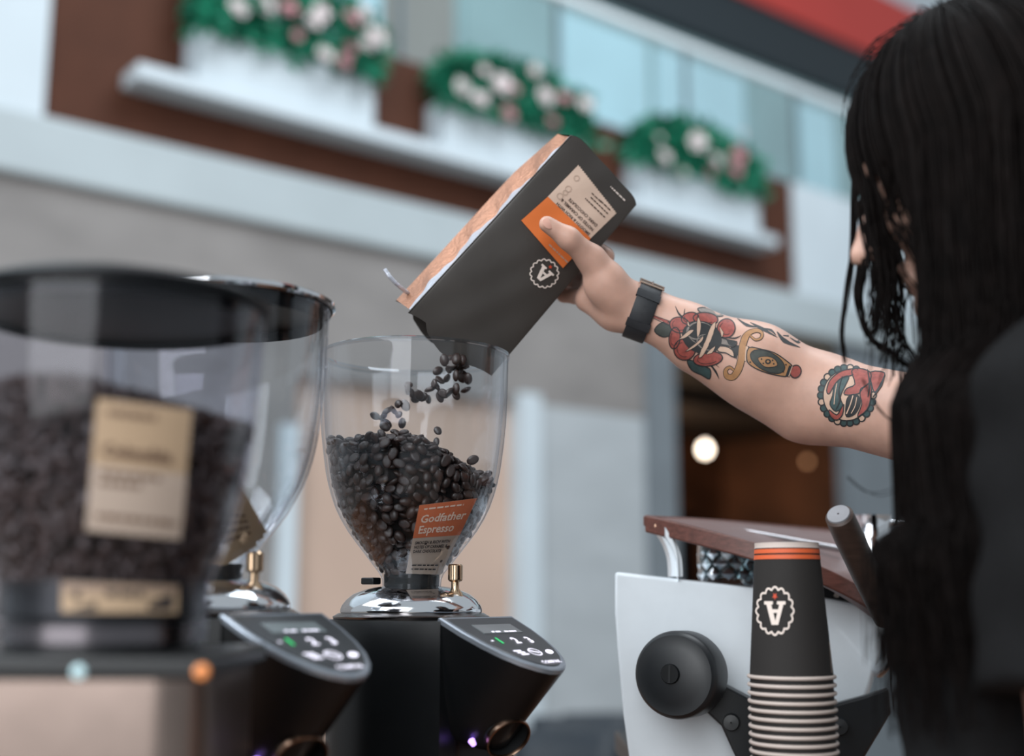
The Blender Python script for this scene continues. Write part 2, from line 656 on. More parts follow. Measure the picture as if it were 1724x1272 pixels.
for i, (x0, x1, pyc, pyt, where, _, fl) in enumerate(PLANTERS):
    xm = (x0 + x1) / 2
    OF = OS - 0.04
    slope = 0.27
    ym = 100 + (xm - 480) * slope + 0
    t0, t1 = ft(x0, ym, OF), ft(x1, ym, OF)
    zt = zs1 + 0.26
    tm = (t0 + t1) / 2
    base = fp(tm, zs1, OF - .1)
    pl = thing('planter_box', 'white rectangular planter box ' + where, 'planter', base, 0, 'white planter boxes on the gallery shelf')
    fb = MB()
    o0, o1 = OF - 0.14, OF
    fbox(fb, t0, t1, zs1, zs1 + .015, o0, o1)
    fbox(fb, t0, t1, zs1, zt, o1 - .015, o1)
    fbox(fb, t0, t1, zs1, zt, o0, o0 + .015)
    fbox(fb, t0, t0 + .015, zs1, zt, o0, o1)
    fbox(fb, t1 - .015, t1, zs1, zt, o0, o1)
    obj('box', fb, 'white_paint', pl, smooth=False)
    obj('soil', fbox(MB(), t0 + .015, t1 - .015, zt - .06, zt - .04, o0 + .015, o1 - .015), 'soil', pl, smooth=False)
    pt = thing('flowering_plant', 'green foliage with white and pink blooms, ' + where, 'plant', fp(tm, zt - .045, OF - .1), 0, 'flowering plants in the planter boxes')
    fo = MB()
    L = t1 - t0
    for k in range(1900):
        tt = random.uniform(-.02, L + .02)
        u = abs(tt / L - .5) * 2
        hh = random.random() ** .8
        hmax = (.50 if i == 0 else .43) * (1 - .3 * u ** 3)
        zz = zt - .05 + hmax * .95 * hh
        out = random.uniform(-.08, .15) * (1.15 - .5 * hh)
        p = fp(t0 + tt, zz, OF - .05 + out)
        R = Euler((random.uniform(-1.2, 1.2), random.uniform(-1.2, 1.2), random.uniform(0, 6.28))).to_matrix()
        s = random.uniform(.05, .09)
        fo.add([p + R @ (Vector(v) * s) for v in leafm.v], leafm.f)
    f = obj('foliage', fo, 'leaf_green', pt, smooth=False)
    f['kind'] = 'stuff'
    for (fx, fy, c, r) in fl:
        if c == 'g':
            continue
        c0 = fac(fx, fy, OF + .13 - .04 * random.random())
        d = (EYE - c0).length
        s = r * 1.05 * d / FPX
        o = link('flower', FLM[c], pt, local=False)
        q = (FN * 1.0 + Vector((0, 0, .2)) + Vector((random.uniform(-.3, .3), random.uniform(-.3, .3), random.uniform(-.3, .3)))).to_track_quat('Z', 'Y')
        o.matrix_basis = Matrix.LocRotScale(c0, q, (s, s, s))

# ---- glass balustrade and upper storey
OB = -0.12
zh = fz(1200, 96, OB)
ba = thing('balustrade', 'frameless glass balustrade with pale steel handrail above the brown gallery front', 'balustrade', fp(0, Z_TOP - .3, OB))
tt = ft(640, 50, OB) - 1.0 - 1.15
pane_edges = []
while tt < T_END - 1.2:
    p = obj('glass_pane', fbox(MB(), tt + .012, tt + 1.138, Z_TOP - .25, zh - .02, OB - .006, OB + .006), 'balustrade_glass', ba, smooth=False)
    obj('post', fbox(MB(), tt - .012, tt + .012, Z_TOP - .25, zh - .02, OB - .04, OB - .01), 'pillar_grey', ba, smooth=False)
    tt += 1.15
obj('handrail', MB().tube([fp(T_L, zh, OB), fp(T_END, zh, OB)], 0.032, 12), 'steel_rail', ba)
struct(obj('floor_gallery', fbox(MB(), T_START, T_END, Z_FASC + .1, Z_FASC + .3, -3.0, -0.3), 'floor_stone', smooth=False), 'gallery floor slab', 'floor')
OU = -2.6
z_s1 = fz(1300, 118, OU)
z_r0 = fz(1380, 57, OU + .1)
z_r1 = fz(1535, 22, OU + .1)
o = obj('wall_shopfront', fbox(MB(), T_START - 1, T_END + 4, Z_FASC + .3, z_s1, OU - .1, OU), 'shop_teal', smooth=False)
struct(o, 'pale teal shop front behind the glass balustrade', 'wall')
# lit shop windows between mullions
wi = 1
for (x0, x1, m) in ((300, 420, 'shop_light'), (520, 640, 'shop_light'), (645, 765, 'shop_grey'), (780, 930, 'shop_teal'), (948, 1090, 'shop_light'), (1105, 1250, 'shop_light'), (1262, 1330, 'shop_teal'), (1345, 1400, 'shop_light'), (1410, 1500, 'shop_teal')):
    ta, tb = ft(x0, 100, OU + .03), ft(x1, 100, OU + .03)
    o = obj('window_%d' % wi, fbox(MB(), ta, tb, Z_FASC + .45, z_s1 - .25, OU, OU + .03), m, smooth=False)
    struct(o, 'lit shop window behind the balustrade' if m == 'shop_light' else 'dull shop window behind the balustrade', 'window')
    wi += 1
o = obj('trim_4', fbox(MB(), T_START - 1, T_END + 4, z_s1, z_r0, OU - .3, OU + .12), 'dark_soffit', smooth=False)
struct(o, 'dark band over the shop fronts of the upper storey', 'trim')
o = obj('trim_5', fbox(MB(), T_START - 1, T_END + 4, z_r0, z_r1, OU - .3, OU + .16), 'red_sign', smooth=False)
struct(o, 'broad red band above the dark band of the upper storey', 'trim')
o = obj('ceiling', fbox(MB(), T_START - 1, T_END + 4, z_r1, z_r1 + .8, OU - 1.3, OU + .05), 'white_paint', smooth=False)
struct(o, 'pale ceiling edge above the red band', 'ceiling')

# ---- dark cafe chairs by the wall
mat('chair_frame', (26, 30, 34), .5, var=.1)
for i, (px, top, Y, lb) in enumerate(((905, 1240, 4.3, 'dark low-backed cafe chair below the grey wall, beside the grinder spout'),
                                     (962, 1214, 5.0, 'dark cafe chair between its two neighbours below the grey wall'),
                                     (1035, 1206, 5.6, 'dark cafe chair below the grey wall, partly behind the white espresso machine'))):
    c = P(px, top, Y)
    zt = c.z
    t = thing('cafe_chair', lb, 'chair', (c.x, Y, 0), 0.3 * i - .5, 'dark cafe chairs by the grey wall')
    obj('seat', MB().box(-.2, .2, -.2, .2, .43, .48), 'seat_dark', t, local=True, bevel=.015)
    obj('backrest', MB().grid([[(x, .19 + .03 * math.cos(x * 7) - .0, z) for x in np.linspace(-.2, .2, 7)] for z in (.55, zt)]), 'seat_dark', t, local=True).modifiers.new('s', 'SOLIDIFY').thickness = .025
    for sx in (-1, 1):
        for sy in (-1, 1):
            obj('leg', MB().tube([(sx * .18, sy * .18, 0.0), (sx * .17, sy * .18, .44 if sy < 0 else .62)], .013, 8), 'chair_frame', t, local=True)

# ================================================================== COUNTER
mat('counter_wood', (112, 72, 46), 0.45, var=0.25, scale=12, aniso=(1, 8, 8))
mat('counter_front', (54, 42, 36), 0.6, var=0.15)
poly = [(-1.1, .55), (.20, .55), (.20, 1.17), (1.3, 1.17), (1.3, 1.95), (-1.1, 1.95)]
ct = thing('bar_counter', 'wooden bar counter under the grinders and the espresso machine', 'counter', (-.3, 1.3, 0))
obj('worktop', MB().prism([(x, y, .86) for x, y in poly], (0, 0, .04)), 'counter_wood', ct, smooth=False)
obj('counter_body', MB().prism([(x * .98, .04 + y * .96, 0) for x, y in poly], (0, 0, .86)), 'counter_front', ct, smooth=False)
rs = tag(obj('bar_riser', MB().box(.10, .95, 1.18, 1.5, .9, 1.085), 'counter_wood', smooth=False, bevel=.005), 'low wooden riser under the espresso machine and the cups', 'riser')

# ================================================================== GRINDERS
mat('chrome', (226, 228, 232), 0.10, metal=1, var=0.02)
mat('brass', (206, 176, 146), 0.18, metal=1, var=0.05)
mat('bronze_ring', (150, 122, 104), 0.28, metal=1, var=0.08)
mat('grinder_black', (15, 17, 19), 0.34, var=0.1, scale=60, spec=.4)
mat('grinder_black_matte', (20, 22, 24), 0.6, var=0.1, scale=60)
mat('panel_frame', (158, 166, 176), 0.32, metal=.6, var=0.05)
mat('panel_glass', (58, 61, 64), 0.34, var=0.05, spec=.6)
mat('display', (128, 136, 138), 0.2, var=0.05)
mat('led_white', (236, 232, 246), 0.4, var=0, emit=1.0)
mat('led_green', (40, 200, 110), 0.4, var=0, emit=1.0)
mat('led_purple', (190, 150, 255), 0.4, var=0, emit=2.2)
mat('lid_black', (11, 13, 16), 0.4, var=0.1, spec=.15)
mat('steel_dark', (116, 110, 108), 0.22, metal=1, var=.05)
mat('steel_brushed', (140, 124, 116), 0.3, metal=1, var=.06)
mat('bean', (54, 38, 33), 0.40, var=0.35, scale=90, spec=.6)
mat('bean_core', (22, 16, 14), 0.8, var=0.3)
mat('card', (178, 160, 146), 0.7, var=0.06, scale=8)
mat('card_tan', (176, 150, 122), 0.7, var=0.06, scale=8)
mat('card_orange', (196, 104, 66), 0.7, var=0.06, scale=8)
mat('ink', (52, 44, 42), 0.7, var=0)
mat('ink_pale', (226, 200, 182), 0.7, var=0)
mat('ink_brown', (112, 88, 70), 0.7, var=0)
clear_mat('hopper_clear', (0.93, 0.945, 0.955), 0.92)
clear_mat('hopper_smoke', (0.86, 0.86, 0.91), 0.9, rough=.1)

YG = 1.30
GROT = -math.radians(39)
AX3 = P(693, 1000, YG)
hop_px = [(601, 157.8), (640, 157.4), (678, 156.8), (712, 155.5), (737, 153.5), (767, 150), (796, 146), (815, 142), (835, 136.5), (855, 129.5), (874, 120.5), (895, 108), (914, 94), (934, 78.5), (953, 64), (966, 54), (975, 50), (990, 49)]
HOP = [(hw * mpp(py, YG), zpx(py, YG)) for py, hw in hop_px]
Z_RIM = HOP[0][1]


def hop_r(z):
    pr = HOP[::-1]
    if z <= pr[0][1]:
        return pr[0][0]
    for (r0, z0), (r1, z1) in zip(pr, pr[1:]):
        if z0 <= z <= z1:
            return r0 + (r1 - r0) * (z - z0) / (z1 - z0)
    return pr[-1][0]


def hopper_profile(zoff=0):
    return [(r, z - zoff) for r, z in HOP][::-1] + [(HOP[0][0] - .0035, HOP[0][1] - zoff)] + [(r - .0040 - .0012 * (i > 9), z - zoff) for i, (r, z) in enumerate(HOP)]


dome_px = [(986, 50), (987, 62), (992, 80), (1000, 98), (1009, 109), (1018, 116), (1024, 118.5), (1029, 119), (1033, 117), (1036, 110), (1037, 96), (1037, 1)]
ZB = .90
DOME = [(hw * mpp(py, YG), zpx(py, YG) - ZB) for py, hw in dome_px]
Z_DECK = zpx(1043, 1.27) - ZB


def build_grinder(label, cx, cy, dz=0.0):
    t = thing('coffee_grinder', label, 'grinder', (cx, cy, ZB), GROT)
    hp = MB().lathe(hopper_profile(ZB - dz), seg=96)
    ho = obj('hopper', hp, 'hopper_clear', t, local=True)
    rim = MB().lathe([(HOP[0][0] - .0045, Z_RIM - ZB + dz + .001), (HOP[0][0] - .0022, Z_RIM - ZB + dz + .0035), (HOP[0][0] + .0012, Z_RIM - ZB + dz + .002), (HOP[0][0] + .0012, Z_RIM - ZB + dz - .002)], seg=96)
    obj('hopper_rim', rim, 'rim_clear', ho, local=True)
    dm = MB().lathe([(r, z + dz) for r, z in DOME], seg=96)
    obj('collar', dm, 'chrome', t, local=True)
    # throat ring in the hopper neck
    zt = DOME[0][1] + dz
    obj('throat', MB().lathe([(.026, zt), (.0285, zt), (.0285, zt + .012), (.026, zt + .012)], seg=48, close=True), 'grinder_black_matte', t, local=True)
    # clamp knob: towards the camera and to the right of the axis
    Rm = Matrix.Rotation(-GROT, 3, 'Z')
    kb = Rm @ Vector((.046, -.028, DOME[3][1] + dz - .002))
    kn = obj('clamp_knob', MB().lathe([(.001, .032), (.0062, .032), (.0074, .0305), (.0074, .0165), (.0062, .015), (.0040, .014), (.0040, .0075), (.0075, .003), (.0095, -.003), (.001, -.003)], kb, 28), 'brass', t, local=True)
    lv = Rm @ Vector((-.040, -.012, DOME[1][1] + dz + .006))
    obj('latch', MB().box(lv.x - .010, lv.x + .008, lv.y - .006, lv.y + .006, lv.z - .004, lv.z + .003), 'grinder_black', t, local=True, bevel=.0015)
    # seat plate under the collar
    zd = Z_DECK + dz
    obj('seat_plate', MB().lathe([(.001, zd), (.079, zd), (.080, zd + .003), (.074, zd + .0065), (.001, zd + .0065)], seg=64), 'steel_dark', t, local=True)
    # body: round back drawn out to the panel's top edge
    out = []
    for k in range(33):
        a = PI / 2 + math.radians(-18) + (PI + math.radians(36)) * k / 32
        out.append((.086 * math.cos(a), .082 * math.sin(a)))
    out += [(.090, -.055), (.090, .055)]
    rings = []
    for z, s in ((-.0, 1.06), (.06, 1.03), (.14, 1.0), (zd - .06, 1.0), (zd - .004, 1.0), (zd, .985)):
        rings.append([(x * s if x < .08 else x, y * s, z) for x, y in out])
    obj('body', MB().loft(rings), 'grinder_black', t, local=True)
    obj('base_foot', MB().lathe([(.001, -.0), (.098, 0), (.098, .012), (.088, .016), (.001, .016)], seg=48), 'grinder_black_matte', t, local=True)
    # head: the panel's outline carried down and back
    al = math.radians(25)
    ca, sa = math.cos(al), math.sin(al)
    half = [(0, .0545), (.03, .0535), (.055, .049), (.075, .0425), (.092, .0325), (.104, .0205), (.110, .0095), (.1115, 0)]
    shield = [(s, -y) for s, y in half] + [(s, y) for s, y in half[-2::-1]]

    def pan(s, y, h=0.0, k=1.0):
        s2 = .05 + (s - .05) * k
        return Vector((.086 + s2 * ca + h * sa, y * k, zd - s2 * sa + h * ca))
    dn = Vector((-.072, 0, -.076))
    rings = [[pan(s, y) for s, y in shield]]
    for q in (.25, .5, .75, .93):
        kk = 1 - .06 * q
        rings.append([pan(s, y * kk) + dn * q for s, y in shield])
    rings.append([pan(s * .96, y * .86) + dn * 1.0 for s, y in shield])
    hd = obj('head', MB().loft(rings), 'grinder_black', t, local=True)
    pf = MB().loft([[pan(s, y, -.001) for s, y in shield], [pan(s, y, .003) for s, y in shield], [pan(s, y, .0042, .975) for s, y in shield]])
    cp = obj('control_panel', pf, 'panel_frame', t, local=True)
    gl = MB().loft([[pan(s, y, .0040, .90) for s, y in shield], [pan(s, y, .0050, .89) for s, y in shield]])
    obj('touch_glass', gl, 'panel_glass', cp, local=True)
    h = .0054
    dsp = [(.020, -.029), (.020, .029), (.038, .029), (.038, -.029)]
    obj('display', MB().prism([pan(s, y, .0049) for s, y in dsp], Vector((sa, 0, ca)) * .0006), 'display', cp, local=True, smooth=False)

    def ptext(mb, txt, s, y, size, bold=0.0):
        vs, fs = text_polys(txt, size, 'CENTER', bold)
        mb.add([pan(s - v, y + u, h + .0003) for u, v in vs], fs)
    m1, m2 = MB(), MB()
    ptext(m1, '1', .059, -.024, .016, .0004)
    ptext(m2, '-', .056, -.034, .012, .0004)
    ptext(m2, '2', .060, -.001, .016, .0005)
    ptext(m2, '3', .060, .020, .016, .0005)
    for y0_, y1_ in ((-.016, -.012), (-.010, -.003), (.003, .009), (.010, .021)):
        m2.add([pan(a, b, .0058) for a, b in ((.0345, y0_), (.0345, y1_), (.0368, y1_), (.0368, y0_))], [(0, 1, 2, 3)])
    ptext(m2, 'COMPAK', .1005, .003, .0068, .0002)
    for yy, k in ((-.020, 0), (.002, 1), (.024, 2)):
        if k == 0:
            for q in (0, 1, 2):
                m2.add([pan(.073 + q * .0035, yy - .006 + q * .002, h), pan(.073 + q * .0035, yy + .005 + q * .002, h), pan(.0755 + q * .0035, yy + .005 + q * .002, h), pan(.0755 + q * .0035, yy - .006 + q * .002, h)], [(0, 1, 2, 3)])
        if k == 1:
            vs, fs = stroke(ell(.078, yy, .0065, .0075), .0014, True)
            m2.add([pan(a, b, h) for a, b in vs], fs)
            vs, fs = stroke([(.075, yy - .005), (.080, yy + .005)], .0022)
            m2.add([pan(a, b, h) for a, b in vs], fs)
        if k == 2:
            m2.add([pan(a, b, h) for a, b in ell(.079, yy - .001, .004, .0065, .4, 12)], [tuple(range(12))])
    obj('green_digit', m1, 'led_green', cp, local=True, smooth=False)
    obj('digits_and_icons', m2, 'led_white', cp, local=True, smooth=False)
    # outlet ring and lamp under the head
    rc = Vector((.131, -.004, zd - .108))
    ax = Vector((.72, -.26, -.55)).normalized()
    sp = obj('outlet_ring', MB().lathe([(.0205, -.004), (.0222, -.004), (.0230, .0), (.0225, .0025), (.0212, .0030), (.0203, .001)], rc, 48, ax, close=True), 'bronze_ring', t, local=True)
    obj('outlet_throat', MB().lathe([(.001, -.016), (.0202, -.016), (.0202, .0), (.0222, -.001), (.0222, -.035), (.001, -.035)], rc, 40, ax), 'grinder_black_matte', sp, local=True)
    lc = Vector((.111, -.031, zd - .112))
    obj('status_light', MB().lathe([(.001, .002), (.0026, .0015), (.0034, -.004)], lc, 16, ax), 'led_purple', t, local=True)
    obj('light_bezel', MB().lathe([(.0045, .001), (.007, 0), (.007, -.006)], lc + Vector((.003, .014, .002)), 16, ax), 'bronze_ring', t, local=True)
    # portafilter fork
    fk = MB()
    for yy in (-.03, .03):
        fk.box(.085, .150, yy - .005, yy + .005, zd - .175, zd - .165)
        fk.box(.082, .09, yy - .005, yy + .005, zd - .175, zd - .06)
    obj('fork', fk, 'steel_brushed', t, local=True, bevel=.001)
    return t


mat('rim_clear_base', (200, 210, 218), .1)
clear_mat('rim_clear', (0.80, 0.84, 0.87), 1.0, .06)
g3 = build_grinder('open black coffee grinder with clear hopper catching the poured beans', AX3.x, YG)
YM = 1.11
AXM = P(350, 1000, YM)
gm = build_grinder('black coffee grinder with lidded hopper, nearly empty, between two others', AXM.x, YM, .006)
# lid of the lidded hopper
lr = HOP[0][0]
zl = Z_RIM - ZB + .006
ld = obj('lid', MB().lathe([(lr - .006, zl - .010), (lr - .005, zl + .003), (lr + .003, zl + .004), (lr + .004, zl + .008), (lr * .9, zl + .011), (lr * .5, zl + .013), (.001, zl + .0135)], seg=96), 'lid_black', gm, local=True)
obj('lid_underside', MB().lathe([(.001, zl - .001), (lr - .007, zl - .001), (lr - .006, zl - .010)], seg=64), 'lid_black', ld, local=True)
obj('lid_rim', MB().lathe([(lr + .003, zl + .002), (lr + .0055, zl + .004), (lr + .0055, zl + .007), (lr + .003, zl + .0085)], seg=96, close=True), 'chrome', ld, local=True)

# ---- beans
bm_ = MB()
nu, nv = 12, 7
vs = []
for j in range(nv + 1):
    th = PI * j / nv
    for k in range(nu):
        a = 2 * PI * k / nu
        x, y, z = math.sin(th) * math.cos(a), math.sin(th) * math.sin(a), math.cos(th)
        X, Y_, Z = z * .0064, x * .0046, y * .0036
        if Z < 0:
            Z *= .55
            Z += .0012 * math.exp(-(Y_ / .0010) ** 2) * (1 - (X / .0066) ** 2)
        vs.append((X, Y_, Z))
fs = [(j * nu + k, j * nu + (k + 1) % nu, (j + 1) * nu + (k + 1) % nu, (j + 1) * nu + k) for j in range(nv) for k in range(nu)]
bm_.add(vs, fs)
bmesh_tmp = bm_.mesh('coffee_bean', 'bean')
bb = bmesh.new()
bb.from_mesh(bmesh_tmp)
bmesh.ops.remove_doubles(bb, verts=bb.verts, dist=1e-6)
bb.to_mesh(bmesh_tmp)
bb.free()
bmesh_tmp.polygons.foreach_set('use_smooth', [True] * len(bmesh_tmp.polygons))
BEAN = bmesh_tmp
BV = np.array([v.co[:] for v in BEAN.vertices])
BF = [tuple(p.vertices) for p in BEAN.polygons]


def bean_obj(loc, rot, s, label, group):
    o = bpy.data.objects.new('coffee_bean', BEAN)
    COL.objects.link(o)
    o.location = loc
    o.rotation_euler = rot
    o.scale = (s, s, s)
    return tag(o, label, 'bean', group)


FALL = [(790, 600), (768, 604), (760, 612), (755, 622), (772, 628), (784, 618), (768, 632), (737, 624), (752, 636), (741, 639), (730, 645), (777, 636), (788, 637), (757, 660), (768, 655), (768, 664), (784, 655), (741, 668), (746, 662), (733, 650), (724, 656), (688, 647), (686, 655), (693, 662), (706, 665), (712, 668), (722, 672), (700, 671),
        (671, 680), (682, 682), (653, 692), (664, 690), (672, 698), (645, 700), (631, 700), (650, 713), (677, 712), (648, 718), (737, 725), (735, 744), (689, 738), (796, 774), (762, 608), (748, 606), (780, 606), (774, 618), (765, 618), (760, 604), (778, 628)]
for i, (px, py) in enumerate(FALL):
    Y = 1.285 + random.uniform(-.012, .02) + (-.01 if py > 690 else .01)
    bean_obj(P(px, py, Y), (random.uniform(0, 6.3), random.uniform(0, 6.3), random.uniform(0, 6.3)), random.uniform(.92, 1.1),
             'dark roasted coffee bean falling through the air from the tilted bag', 'beans falling into the clear hopper')


# beans lying in the clear hopper: a heap that is highest on the far left
def heap_z(x, y):
    """height of the heap inside the open hopper at offsets from its axis"""
    s = x * .95 + y * .30
    return zpx(762, YG) - .25 * s + .010 * math.cos(x * 40) + .12 * y - .8 * x * x * 0


placed = []
cell = {}


def try_place(p, dmin):
    k = (int(p[0] // .01), int(p[1] // .01), int(p[2] // .01))
    for a in (-1, 0, 1):
        for b in (-1, 0, 1):
            for c in (-1, 0, 1):
                for q in cell.get((k[0] + a, k[1] + b, k[2] + c), ()):
                    if (q[0] - p[0]) ** 2 + (q[1] - p[1]) ** 2 + (q[2] - p[2]) ** 2 < dmin * dmin:
                        return False
    cell.setdefault(k, []).append(p)
    placed.append(p)
    return True


ZN = DOME[0][1] + ZB + .012
rr = random.Random(11)
for k in range(26000):           # against the wall, camera half first
    a = rr.uniform(0, 2 * PI)
    z = rr.uniform(ZN, Z_RIM)
    lay_d = rr.choice((.0075, .0075, .0085, .014))
    r = hop_r(z) - lay_d
    if r < .012:
        continue
    x, y = r * math.cos(a), r * math.sin(a)
    if z < heap_z(x, y):
        try_place((x, y, z), .0083)
for k in range(14000):           # the top of the heap
    r = .092 * math.sqrt(rr.random())
    a = rr.uniform(0, 2 * PI)
    x, y = r * math.cos(a), r * math.sin(a)
    z = heap_z(x, y) + rr.uniform(-.008, .004)
    if r < hop_r(z) - .008:
        try_place((x, y, z), .0083)
score = []
for (x, y, z) in placed:
    wallness = hop_r(z) - math.hypot(x, y) < .011
    top = z > heap_z(x, y) - .009
    front = -y
    score.append((front / .09 if wallness else 0) + (1.1 - y / .2 if top else 0) + (z - ZN) * 2)
order = np.argsort(-np.array(score))
N_IND = 300 - len(FALL)
stuffV, stuffF = [], []
for n_, i in enumerate(order):
    x, y, z = placed[i]
    loc = Vector((AX3.x + x, YG + y, z))
    rad = Vector((x, y, 0)).normalized()
    if hop_r(z) - math.hypot(x, y) < .011 and z < heap_z(x, y) - .004:
        q = rad.to_track_quat('Z', 'Y') @ Euler((rr.uniform(-.35, .35), rr.uniform(-.35, .35), rr.uniform(0, 6.3))).to_quaternion()
        if rr.random() < .3:
            q = q @ Euler((PI, 0, 0)).to_quaternion()
    else:
        q = Euler((rr.uniform(-.7, .7) + (PI if rr.random() < .4 else 0), rr.uniform(-.7, .7), rr.uniform(0, 6.3))).to_quaternion()
    s = rr.uniform(.9, 1.1)
    if n_ < N_IND:
        bean_obj(loc, q.to_euler(), s, 'dark roasted coffee bean lying in the heap inside the open clear hopper', 'beans heaped in the clear hopper')
    else:
        M = np.array(q.to_matrix())
        o_ = len(stuffV)
        stuffV += [tuple(v) for v in (BV * s) @ M.T + np.array(loc)]
        stuffF += [tuple(k + o_ for k in f) for f in BF]
sb = MB()
sb.v, sb.f = stuffV, stuffF
so = obj('coffee_beans', sb, 'bean')
tag(so, 'mass of dark coffee beans filling the open clear hopper', 'beans', kind='stuff')
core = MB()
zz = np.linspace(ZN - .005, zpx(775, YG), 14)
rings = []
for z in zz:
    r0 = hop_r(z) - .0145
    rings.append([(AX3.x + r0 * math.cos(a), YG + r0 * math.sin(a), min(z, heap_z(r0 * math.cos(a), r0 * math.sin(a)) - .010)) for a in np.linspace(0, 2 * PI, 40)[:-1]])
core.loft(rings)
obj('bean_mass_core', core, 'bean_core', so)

# ---- cards inside hoppers: laid on the inner face of the clear wall
def hop_bvh(cx, cy, dz, inset):
    return MB().lathe([(max(r - inset, .004), z + dz) for r, z in HOP], (cx, cy, 0), 96).bvh()


def quadmap(q):
    """unit square (0,0 = lower left, y up) -> picture quad TL, TR, BR, BL"""
    tl, tr, br, bl_ = q

    def f(u, v):
        x = (bl_[0] * (1 - u) + br[0] * u) * (1 - v) + (tl[0] * (1 - u) + tr[0] * u) * v
        y = (bl_[1] * (1 - u) + br[1] * u) * (1 - v) + (tl[1] * (1 - u) + tr[1] * u) * v
        return x, y
    return f


def card_grid(f, u0, u1, v0, v1, n=14, m=18):
    pts = [f(u0 + (u1 - u0) * i / n, v0 + (v1 - v0) * j / m) for j in range(m + 1) for i in range(n + 1)]
    fs = [(j * (n + 1) + i, j * (n + 1) + i + 1, (j + 1) * (n + 1) + i + 1, (j + 1) * (n + 1) + i) for j in range(m) for i in range(n)]
    return pts, fs


def card_text(f, txt, u, v, hgt, aspect, bvh, off, mb, bold=0.0, align='LEFT'):
    """hgt: letter size as a share of the card height; aspect: card height / width"""
    vs, fs = text_polys(txt, 1, align, bold)
    lay(bvh, [f(u + x * hgt * aspect, v + y * hgt) for x, y in vs], fs, off, mb)


def card_bars(f, u0, u1, v, hgt, bvh, off, mb, seed=1):
    """a line of print too small or blurred to read: short word-long strokes"""
    r_ = random.Random(seed)
    u = u0
    while u < u1:
        w = min(r_.uniform(.05, .13), u1 - u)
        lay(bvh, *card_grid(f, u, u + w, v, v + hgt, 3, 1), off, mb)
        u += w + .025


hb = hop_bvh(AX3.x, YG, 0, .0016)
f = quadmap([(706, 850), (803, 838), (742, 967), (683, 965)])
cd = obj('label_card', lay(hb, *card_grid(f, 0, 1, 0, 1), 0, MB()), 'card', g3)
obj('orange_field', lay(hb, *card_grid(f, 0, 1, .52, 1), .0004, MB()), 'card_orange', cd)
tx = MB()
card_text(f, 'Godfather', .08, .74, .155, 1.3, hb, .0008, tx, .02)
card_text(f, 'Espresso', .08, .585, .155, 1.3, hb, .0008, tx, .02)
card_bars(f, .10, .80, .925, .022, hb, .0008, tx)
obj('pale_lettering', tx, 'ink_pale', cd, smooth=False)
tx = MB()
for k, s_ in enumerate(('SMOOTH & RICH WITH', 'NOTES OF CARAMEL &', 'DARK CHOCOLATE')):
    card_text(f, s_, .07, .43 - .062 * k, .058, 1.25, hb, .0008, tx, .03)
for k in range(2):
    card_bars(f, .12, .80, .12 - .055 * k, .018, hb, .0008, tx, k)
obj('dark_lettering', tx, 'ink', cd, smooth=False)

hm = hop_bvh(AXM.x, YM, .006, .0040)
f = quadmap([(356, 745), (408, 822), (455, 905), (352, 968)])
cd = obj('label_card', lay(hm, *card_grid(f, 0, 1, 0, 1), 0, MB()), 'card_tan', gm)
tx = MB()
for k in range(4):
    card_bars(f, .2, .75, .20 + .08 * k, .03, hm, .0006, tx, k)
obj('lettering', tx, 'ink_brown', cd, smooth=False)
# ---- the grinder in front, out of focus
YF = .84
AXF = P(176, 1000, YF)
fg = thing('coffee_grinder', 'big steel-bodied coffee grinder with black lid and full hopper, out of focus', 'grinder', (AXF.x, YF, ZB), 0)
fpx = [(528, 241), (600, 240), (660, 237), (720, 233), (780, 227), (830, 219), (880, 208), (920, 196), (955, 182), (985, 173), (1010, 170), (1082, 170)]
FH = [(hw * mpp(py, YF), zpx(py, YF)) for py, hw in fpx]
prof = [(r, z) for r, z in FH[::-1]]
obj('hopper', MB().lathe(prof, (AXF.x, YF, 0), 96), 'hopper_smoke', fg)
lr, zl = FH[0][0], FH[0][1]
fl_ = obj('lid', MB().lathe([(.001, zl - .002), (lr - .006, zl - .002), (lr - .005, zl - .007), (lr - .003, zl - .007), (lr - .003, zl), (lr + .004, zl), (lr + .004, zl + .006), (lr * .93, zl + .012), (lr * .6, zl + .016), (.001, zl + .018)], (AXF.x, YF, 0), 96), 'lid_black', fg)
obj('lid_screw', MB().lathe([(.001, .004), (.003, .003), (.004, -.002)], P(50, 483, YF - .085), 12, (0, -.9, .3)), 'brass', fl_)


def fr_z(z):
    pr = FH[::-1]
    for (r0, z0), (r1, z1) in zip(pr, pr[1:]):
        if z0 <= z <= z1:
            return r0 + (r1 - r0) * (z - z0) / (z1 - z0)
    return pr[-1][0]


def heap_f(x, y):
    return zpx(690, YF) + .010 * math.cos(x * 26 + .5) - .06 * x + .06 * y


sv, sf = [], []
zlo = zpx(975, YF)
n = 0
cell2 = {}
for k in range(30000):
    if k < 24000:
        a = rr.uniform(0, 2 * PI)
        z = rr.uniform(zlo, zpx(660, YF))
        r = fr_z(z) - rr.choice((.0085, .0085, .012))
        x, y = r * math.cos(a), r * math.sin(a)
        if z > heap_f(x, y):
            continue
    else:
        r = .088 * math.sqrt(rr.random())
        a = rr.uniform(0, 2 * PI)
        x, y = r * math.cos(a), r * math.sin(a)
        z = heap_f(x, y) + rr.uniform(-.006, .003)
    kk = (int(x // .0078), int(y // .0078), int(z // .0078))
    if kk in cell2:
        continue
    cell2[kk] = 1
    M = np.array(Euler((rr.uniform(0, 6.3), rr.uniform(0, 6.3), rr.uniform(0, 6.3))).to_matrix())
    o_ = len(sv)
    sv += [tuple(v) for v in BV @ M.T + np.array((AXF.x + x, YF + y, z))]
    sf += [tuple(q + o_ for q in f_) for f_ in BF]
sb = MB()
